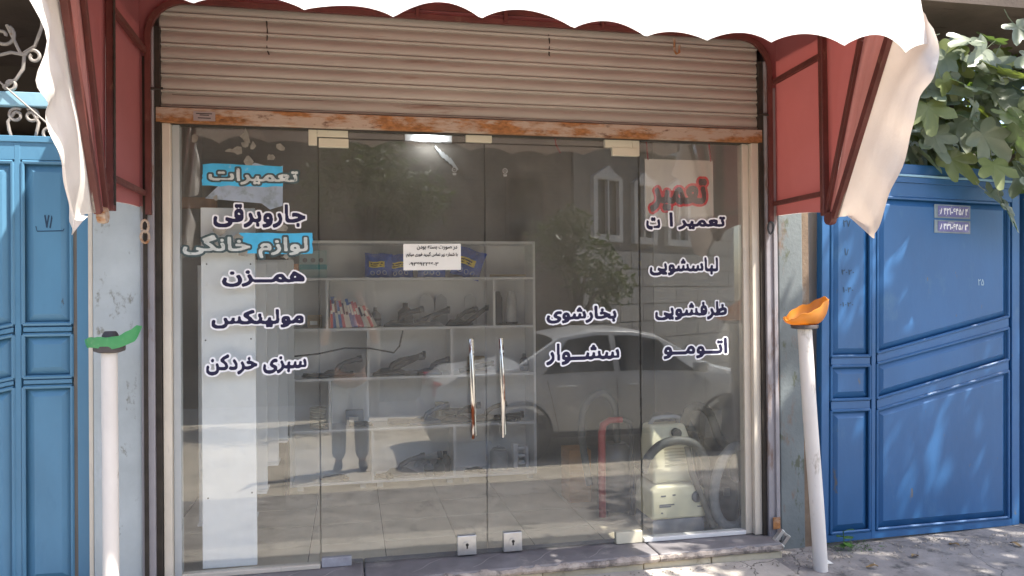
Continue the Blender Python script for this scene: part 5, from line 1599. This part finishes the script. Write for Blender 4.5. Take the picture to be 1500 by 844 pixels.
# trees across the street (seen mirrored in the glass) and one beside the right gate that shades it
street_tree("leafy tree across the street, mirrored in the left glass door", (-.35, -7.9, -.35), 3.2,
            [((-.9, -7.9, 3.1), .55), ((-.2, -7.6, 3.3), .6), ((.4, -7.9, 2.95), .5), ((-.5, -8.1, 3.9), .7), ((.1, -7.8, 2.75), .4)], 2600, .15, 31)
street_tree("thin-leaved tree across the street, mirrored in the right glass door", (2.7, -7.4, -.35), 2.2,
            [((2.3, -7.4, 2.2), .45), ((2.8, -7.2, 1.9), .5), ((3.2, -7.4, 1.6), .4), ((2.6, -7.5, 2.5), .35)], 1700, .13, 32)
street_tree("tall street tree to the right that dapples the right blue gate", (5.4, -1.55, .01), 4.4,
            [((4.3, -1.2, 4.3), .75), ((4.7, -1.7, 4.9), .8), ((4.05, -1.6, 4.6), .6), ((5.2, -1.2, 4.4), .8), ((5.6, -1.6, 5.2), .9), ((4.9, -.9, 5.6), .7), ((4.2, -2.2, 4.4), .7), ((4.8, -2.4, 4.6), .75), ((3.75, -2.1, 4.0), .5), ((3.5, -2.45, 4.3), .45), ((3.75, -1.3, 4.6), .5), ((3.65, -1.8, 4.75), .45), ((4.2, -2.2, 4.4), .7), ((4.9, -2.1, 4.6), .6), ((3.75, -2.1, 4.0), .5), ((4.5, -2.3, 4.2), .6)], 2500, .22, 33, (-.3, 0))

wd = thing("weed", (2.0, -.12, GZ), "small green weed sprouting at the foot of the right blue gate", "weed")
obj("stem", MB().tube([(1.99, -.13, GZ - .01), (1.985, -.14, GZ + .05), (1.98, -.14, GZ + .10)], .003, 5), M_WEED, wd)
for k, (x, y, z, L, yaw, pit) in enumerate(((1.98, -.14, GZ + .10, .07, -1.2, -.5), (1.985, -.14, GZ + .07, .06, -2.8, -.3), (1.985, -.14, GZ + .06, .06, .0, -.2), (1.99, -.14, GZ + .04, .055, -1.6, .1), (1.99, -.14, GZ + .03, .05, -.6, .0), (1.985, -.14, GZ + .03, .05, -2.4, .0))):
    f = MB().grid(lambda u, v: (L * u, L * .38 * (v - .5) * 2 * math.sin(math.pi * min(1, u * .92 + .06)) ** .7, .1 * L * abs(v - .5) - .15 * L * u * u), 6, 2)
    f.tf(Matrix.Translation((x, y, z)) @ Euler((0, pit, yaw)).to_matrix().to_4x4())
    obj("leaf", f, M_WEED, wd, smooth=True)
rg = random.Random(3)
tag(obj("grass_tuft", leaf_cloud(90, lambda r: Vector((r.uniform(1.93, 2.16), r.uniform(-.2, -.07), GZ + r.uniform(-.005, .03))), .035, 8, .15), M_WEED), "sparse low grass around the weed by the right blue gate", "grass", kind="stuff")
tag(obj("paper_scrap", MB().grid(lambda u, v: (1.74 + .045 * u, -.335 + .03 * v, GZ + .006 + .012 * math.sin(3 * u) * v), 4, 3), M_PAPER), "crumpled white paper scrap on the ground beside the right pipe stand", "litter")

# ------------------------------------------------------------------ parked car beside the photographer
CX, CYC, CZ = 2.30, -5.02, -.352
car = thing("parked_car", (CX, CYC, CZ), "silver saloon car parked across from the shop, mirrored in the glass", "car")
ST = [(-2.12, .60, .52, .70), (-2.06, .86, .66, .76), (-1.85, .97, .76, .80), (-1.45, 1.00, .78, .82), (-1.25, 1.04, .76, .82), (-.72, 1.36, .62, .82), (-.30, 1.425, .60, .82), (.15, 1.415, .60, .82), (.50, 1.35, .61, .82),
      (1.12, 1.00, .74, .82), (1.45, .92, .74, .80), (1.85, .80, .70, .78), (2.06, .64, .58, .70), (2.12, .50, .50, .62)]


def section(x, zt, rw, hw):
    zb = min(.90, zt - .05)
    return [(0, .22), (hw * .85, .22), (hw * .96, .30), (hw, min(.52, zb - .08)), (hw * .99, min(.74, zb - .03)), (hw * .955, zb), (rw, zt - .035), (rw * .7, zt - .006), (0, zt)]


vs, fs = [], []
for x, zt, rw, hw in ST:
    h = section(x, zt, rw, hw)
    ring = [(CX + x, CYC + y, CZ + z) for y, z in h] + [(CX + x, CYC - y, CZ + z) for y, z in reversed(h[1:-1])]
    vs += ring
n = len(ring)
for i in range(len(ST) - 1):
    for k in range(n):
        fs.append((i * n + k, i * n + (k + 1) % n, (i + 1) * n + (k + 1) % n, (i + 1) * n + k))
fs += [tuple(range(n)), tuple((len(ST) - 1) * n + k for k in range(n))]
body = obj("body", MB().add(vs, fs), M_CARPAINT, car, bev=.012, smooth=True)


def lerp_sec(x):
    for a, b in zip(ST, ST[1:]):
        if a[0] <= x <= b[0]:
            t = (x - a[0]) / (b[0] - a[0])
            return section(x, *[p + (q - p) * t for p, q in zip(a[1:], b[1:])])


def glassquad(xs_lo, xs_hi, s, t0=.10, t1=.90):
    def fn(u, v):
        x = (xs_lo[0] + (xs_lo[1] - xs_lo[0]) * u) * (1 - v) + (xs_hi[0] + (xs_hi[1] - xs_hi[0]) * u) * v
        h = lerp_sec(x)
        a, b = Vector(h[5]), Vector(h[6])
        p = a.lerp(b, t0 + (t1 - t0) * v)
        return (CX + x, CYC + s * (p.x + .007), CZ + p.y + .004)
    return MB().grid(fn, 10, 4)


for s in (1, -1):
    for lo, hi, nm in (((-.95, -.12), (-.62, -.14), "side_window"), ((-.05, .92), (-.07, .48), "side_window")):
        w_ = obj(nm, glassquad(lo, hi, s), M_CARGLASS, car)
    for xd in (-.10, -.90, .98):
        pts = []
        for q in range(8):
            z = .32 + .55 * q / 7
            h = lerp_sec(xd)
            hw = max(p[0] for p in h)
            pts.append((CX + xd - (.12 if xd < -.5 else 0) * (1 - q / 7) * -1, CYC + s * (hw + .001 - .02 * (q / 7) ** 2), CZ + z))
        obj("door_seam", MB().tube(pts, .004, 5), M_BLACK, car)
    for xd in (-.78, .02):
        obj("door_handle", MB().tube([(CX + xd, CYC + s * .825, CZ + .80), (CX + xd + .05, CYC + s * .838, CZ + .80), (CX + xd + .15, CYC + s * .838, CZ + .80), (CX + xd + .19, CYC + s * .825, CZ + .80)], .014, 8), M_CARPAINT, car, smooth=True)
    obj("mirror", MB().box((CX + .82, CYC + s * .80, CZ + .93), (CX + .95, CYC + s * .98, CZ + 1.05)), M_CARPAINT, car, bev=.03, smooth=True)
    obj("headlight", MB().obox((CX + 1.97, CYC + s * .52, CZ + .67), (.22, .26, .12), (0, .3, 0)), M_STEEL, car, bev=.03)
    obj("tail_light", MB().obox((CX - 2.03, CYC + s * .58, CZ + .78), (.12, .24, .16), (0, 0, 0)), M_RED, car, bev=.02)
    obj("sill_trim", MB().box((CX - .9, CYC + s * .775, CZ + .245), (CX + .95, CYC + s * .80, CZ + .30)), M_BLACK, car)
    for xw in (-1.20, 1.24):
        yw = CYC + s * .735
        wh = obj("wheel", MB().lathe([(.20, -.09), (.285, -.085), (.30, -.05), (.30, .05), (.285, .085), (.20, .09)], (CX + xw, yw, CZ + .30), 28, 'Y'), M_TYRE, car, smooth=True)
        obj("rim", MB().lathe([(.19, .0), (.195, .012), (.06, .02), (.03, .024)], (CX + xw, yw + (.09 if s > 0 else -.114), CZ + .30), 24, 'Y'), M_MGREY, wh, smooth=True)
        obj("wheel_arch", MB().tube([(CX + xw + .345 * math.cos(a), CYC + s * .818, CZ + .30 + .345 * math.sin(a)) for a in [i * math.pi / 14 for i in range(15)]], .018, 6), M_BLACK, car, smooth=True)
        obj("arch_dark_disc", MB().lathe([(.335, 0), (.335, .01)], (CX + xw, CYC + s * .812 - .005, CZ + .30), 24, 'Y'), M_BLACK, car)  # black disc on the uncut body, painted in for the wheel well's shade


def across(x0, x1, off):
    def fn(u, v):
        x = x0 + (x1 - x0) * v
        h = lerp_sec(x)
        a, b, c = h[6], h[7], h[8]
        w = a[0] * .93
        y = w * (2 * u - 1)
        t = abs(y) / a[0]
        z = c[1] - (c[1] - a[1]) * t ** 3
        return (CX + x, CYC + y, CZ + z + off)
    return MB().grid(fn, 10, 5)


obj("windscreen", across(.58, 1.08, .010), M_CARGLASS, car, smooth=True)
obj("rear_window", across(-1.20, -.78, .010), M_CARGLASS, car, smooth=True)
obj("bumper", MB().box((CX + 2.02, CYC - .68, CZ + .28), (CX + 2.16, CYC + .68, CZ + .48)), M_CARPAINT, car, bev=.04, smooth=True)
obj("bumper", MB().box((CX - 2.17, CYC - .70, CZ + .30), (CX - 2.05, CYC + .70, CZ + .54)), M_CARPAINT, car, bev=.04, smooth=True)

# ------------------------------------------------------------------ buildings across the street (mirrored in the glass)
ob = thing("brick_building", (-3, -9.4, -.4), "old brown brick building across the street, mirrored in the glass", "building")
obj("wall", MB().box((-16, -9.8, -.5), (3.15, -9.3, 4.3)), M_BRICK, ob)
for x0, z0, w_, h_ in ((2.0, 2.5, .62, 1.0), (-3.2, 2.4, 1.0, 1.3), (-6.0, 2.4, 1.0, 1.3)):
    w2 = obj("window", MB().box((x0, -9.298, z0), (x0 + w_, -9.27, z0 + h_)), M_CARGLASS, ob)
    for (a, b, c, d_) in ((x0 - .06, x0, z0 - .06, z0 + h_ + .06), (x0 + w_, x0 + w_ + .06, z0 - .06, z0 + h_ + .06), (x0, x0 + w_, z0 - .06, z0), (x0, x0 + w_, z0 + h_, z0 + h_ + .06)):
        obj("frame", MB().box((a, -9.298, c), (b, -9.25, d_)), mat("brown_window_frame", (.12, .08, .06), .7), w2)
obj("doorway", MB().box((-2.0, -9.298, -.4), (-.9, -9.26, 1.8)), mat("dark_door", (.06, .05, .05), .6), ob)
obj("parapet", MB().box((-16, -9.9, 4.301), (3.2, -9.2, 4.45)), M_PLASTER, ob)

cb = thing("stone_clad_building", (4.6, -10.4, -.4), "pale stone-clad building with framed windows across the street, mirrored in the right door", "building")
ang = R(-32)
Mc = Matrix.Translation((3.22, -9.25, 0)) @ Matrix.Rotation(ang, 4, 'Z')
obj("wall_core", MB().box((0, -3.0, -.5), (5.5, -.045, 4.25)).tf(Mc), mat("clad_joint", (.20, .19, .175), .9), cb)
sl_ = None
wins = [(.55, 2.55, .62, 1.02), (1.75, 2.55, .62, 1.02), (2.95, 2.55, .62, 1.02)]
z = -.45
row = 0
while z < 3.9:
    x = -.01 if row % 2 else -.35
    while x < 5.4:
        x0, x1 = max(0, x), min(5.5, x + .79)
        z1 = z + .33
        clash = any(x0 < wx + ww + .12 and x1 > wx - .12 and z < wz + wh_ + .14 and z1 > wz - .14 for wx, wz, ww, wh_ in wins)
        if not clash:
            obj("stone_panel", MB().box((x0 + .006, -.044, z + .006), (x1 - .006, 0, z1 - .006)).tf(Mc), M_CLAD, cb)
        x += .80
    z += .34
    row += 1
for wx, wz, ww, wh_ in wins:
    g_ = obj("window", MB().box((wx, -.044, wz), (wx + ww, -.03, wz + wh_)).tf(Mc), M_CARGLASS, cb)
    for (a, b, c, d_) in ((wx - .11, wx, wz - .13, wz + wh_ + .02), (wx + ww, wx + ww + .11, wz - .13, wz + wh_ + .02), (wx, wx + ww, wz - .13, wz), (wx, wx + ww, wz + wh_, wz + wh_ + .02), (wx + ww * .47, wx + ww * .53, wz, wz + wh_)):
        obj("frame", MB().box((a, -.0435, c), (b, .05, d_)).tf(Mc), mat("white_surround", (.60, .59, .56), .6), g_)
    pd = [(wx - .13, wz + wh_ + .02), (wx + ww + .13, wz + wh_ + .02), (wx + ww * .5, wz + wh_ + .26)]
    obj("pediment", MB().prism(pd, -.0435, .06).tf(Mc), mat("white_surround", (.60, .59, .56), .6), g_)
obj("cornice", MB().box((-.1, -.2, 4.251), (5.6, .1, 4.4)).tf(Mc), M_CLAD, cb)

# ------------------------------------------------------------------ the photographer, standing behind the lens
PX, PY, PZ = -.674, -4.30, ground_z(-4.3)


def skinned(name, nodes, edges, m, parent, root=0, sub=2):
    me = bpy.data.meshes.new(name)
    me.from_pydata([n_[0] for n_ in nodes], edges, [])
    o = bpy.data.objects.new(name, me)
    COL.objects.link(o)
    o.modifiers.new("skin", 'SKIN').use_smooth_shade = True
    sm = o.modifiers.new("sub", 'SUBSURF')
    sm.levels = sm.render_levels = sub
    for i, n_ in enumerate(nodes):
        r_ = n_[1]
        me.skin_vertices[0].data[i].radius = r_ if isinstance(r_, tuple) else (r_, r_)
        me.skin_vertices[0].data[i].use_root = (i == root)
    bpy.context.view_layer.update()
    ev = bpy.data.meshes.new_from_object(o.evaluated_get(bpy.context.evaluated_depsgraph_get()))
    bpy.data.objects.remove(o)
    ev.materials.clear()
    ev.materials.append(m)
    ev.name = name
    for p in ev.polygons:
        p.use_smooth = True
    return obj(name, ev, None, parent)


per = thing("person", (PX, PY, PZ), "person in grey shirt and dark trousers taking the picture, mirrored faintly in the glass", "person")
V3 = lambda x, y, z: (PX + x, PY + y, PZ + z)
nodes = [(V3(0, 0, .98), (.15, .11)), (V3(0, .0, 1.20), (.14, .10)), (V3(0, .01, 1.42), (.16, .11)), (V3(0, .01, 1.53), (.06, .06)), (V3(0, .03, 1.60), (.06, .065)), (V3(0, .035, 1.68), (.078, .095)), (V3(0, .03, 1.76), (.07, .085))]
edges = [(0, 1), (1, 2), (2, 3), (3, 4), (4, 5), (5, 6)]
for s in (-1, 1):
    k = len(nodes)
    nodes += [(V3(.10 * s, 0, .90), .085), (V3(.115 * s, .01, .50), .058), (V3(.12 * s, -.02, .10), .04), (V3(.13 * s, .02, .045), .04), (V3(.14 * s, .14, .035), (.04, .03))]
    edges += [(0, k), (k, k + 1), (k + 1, k + 2), (k + 2, k + 3), (k + 3, k + 4)]
    k = len(nodes)
    nodes += [(V3(.19 * s, .0, 1.45), .055), (V3(.27 * s, .12, 1.32), .045), (V3(.16 * s, .27, 1.66), .03), (V3(.115 * s, .30, 1.765), (.026, .018))]
    edges += [(2, k), (k, k + 1), (k + 1, k + 2), (k + 2, k + 3)]
    kp = k + 3
    # palm, then four fingers and a thumb closing on the phone's end
    k = len(nodes)
    nodes += [(V3(.108 * s, .315, 1.80), (.032, .013))]
    edges += [(kp, k)]
    pal = k
    for q, (dz, L) in enumerate(((.030, .045), (.012, .052), (-.006, .05), (-.022, .04))):
        k = len(nodes)
        nodes += [(V3(.105 * s, .325, 1.815 + dz), .009), (V3(.098 * s, .345, 1.82 + dz), .008), (V3((.098 - L) * s, .340, 1.82 + dz), .0065)]
        edges += [(pal, k), (k, k + 1), (k + 1, k + 2)]
    k = len(nodes)
    nodes += [(V3(.092 * s, .305, 1.785), .010), (V3(.075 * s, .305, 1.79), .009), (V3(.055 * s, .308, 1.80), .0075)]
    edges += [(pal, k), (k, k + 1), (k + 1, k + 2)]
bodyo = skinned("body", nodes, edges, M_SKIN, per)
sn = [(V3(0, 0, .95), (.175, .13)), (V3(0, 0, 1.18), (.17, .125)), (V3(0, .01, 1.40), (.18, .13)), (V3(0, .01, 1.50), (.075, .075))]
se = [(0, 1), (1, 2), (2, 3)]
for s in (-1, 1):
    k = len(sn)
    sn += [(V3(.20 * s, 0, 1.45), .072), (V3(.265 * s, .11, 1.335), .062)]
    se += [(2, k), (k, k + 1)]
skinned("shirt", sn, se, M_SHIRT, per)
tn = [(V3(0, 0, .97), (.165, .125))]
te = []
for s in (-1, 1):
    k = len(tn)
    tn += [(V3(.10 * s, 0, .86), .105), (V3(.115 * s, .01, .50), .085), (V3(.12 * s, -.015, .10), .075)]
    te += [(0, k), (k, k + 1), (k + 1, k + 2)]
skinned("trousers", tn, te, M_TROUSER, per)
for s in (-1, 1):
    skinned("shoe", [(V3(.12 * s, -.06, .05), (.048, .045)), (V3(.125 * s, .05, .05), (.05, .045)), (V3(.14 * s, .17, .038), (.045, .03))], [(0, 1), (1, 2)], M_BLACK, per)
hair = obj("hair", MB().grid(lambda u, v: (PX + .088 * math.cos(2 * math.pi * u) * math.sin(v * 1.75), PY + .02 + .106 * math.sin(2 * math.pi * u) * math.sin(v * (1.75 if math.sin(2 * math.pi * u) < .2 else 1.0)), PZ + 1.735 + .092 * math.cos(v * 1.75)), 24, 10), M_HAIR, per, smooth=True)
for s in (-1, 1):
    obj("eye", MB().lathe([(.011, -.004), (.012, 0), (.008, .005)], (PX + .032 * s, PY + .124, PZ + 1.70), 10, 'Y'), M_BLACK, per, smooth=True)
    obj("ear", MB().obox((PX + .083 * s, PY + .03, PZ + 1.69), (.016, .035, .06)), M_SKIN, per, bev=.006, smooth=True)
obj("nose", MB().add([(PX - .014, PY + .125, PZ + 1.655), (PX + .014, PY + .125, PZ + 1.655), (PX, PY + .125, PZ + 1.70), (PX, PY + .148, PZ + 1.66)], [(0, 1, 3), (1, 2, 3), (2, 0, 3), (0, 2, 1)]), M_SKIN, per)
obj("mouth", MB().box((PX - .024, PY + .112, PZ + 1.625), (PX + .024, PY + .124, PZ + 1.633)), mat("lips", (.3, .13, .11), .6), per)
ph = obj("phone", MB().obox((PX, PY + .328, PZ + 1.825), (.165, .009, .078), (0, 0, -YAW)), M_BLACK, bev=.003)
tag(ph, "black phone held up by the person, mirrored in the glass", "phone")
obj("lens", MB().lathe([(.006, 0), (.006, .002)], (PX - .055, PY + .345, PZ + 1.845), 10, 'Y'), M_CARGLASS, ph)

# grit, small stones and dead leaf bits gathered along the foot of the gate and the step
_r = random.Random(77)
_g = MB()
for _ in range(420):
    x = _r.uniform(1.62, 3.4) if _r.random() < .7 else _r.uniform(-.2, 1.6)
    y = -.10 - abs(_r.gauss(0, .16)) if x > 1.62 else -.225 - abs(_r.gauss(0, .05))
    r_ = _r.uniform(.002, .007)
    c = Vector((x, y, GZ + .004 + r_ * .4))
    a = _r.uniform(0, 6.28)
    _g.add([c + Vector((math.cos(a + k * 1.57) * r_ * _r.uniform(.7, 1.4), math.sin(a + k * 1.57) * r_ * _r.uniform(.7, 1.4), -r_ * .4)) for k in range(4)] + [c + Vector((0, 0, r_ * .7))],
           [(0, 1, 4), (1, 2, 4), (2, 3, 4), (3, 0, 4)])
tag(obj("grit", _g, mat("grit_stone", (.28, .25, .21), .9, var=.5, scale=90)), "loose grit and pebbles along the foot of the step and gate", "grit", kind="stuff")
for k, (x, y, a) in enumerate(((2.28, -.33, .4), (2.62, -.22, 1.9), (1.95, -.42, 2.8), (2.95, -.3, 5.0))):
    f = MB().grid(lambda u, v: (.06 * (u - .5), .032 * (v - .5) * math.sin(math.pi * (.08 + .84 * u)), .006 * math.sin(5 * u) + .010 * abs(v - .5)), 6, 4)
    f.tf(Matrix.Translation((x, y, GZ + .006)) @ Matrix.Rotation(a, 4, 'Z'))
    tag(obj("fallen_leaf", f, mat("dry_leaf", (.24, .16, .07), .8, var=.3, scale=40), smooth=True), "dry brown leaf lying on the pavement, %s from the right pipe stand" % ("second", "third", "nearest", "farthest")[k], "leaf", "fallen leaves by the gate")
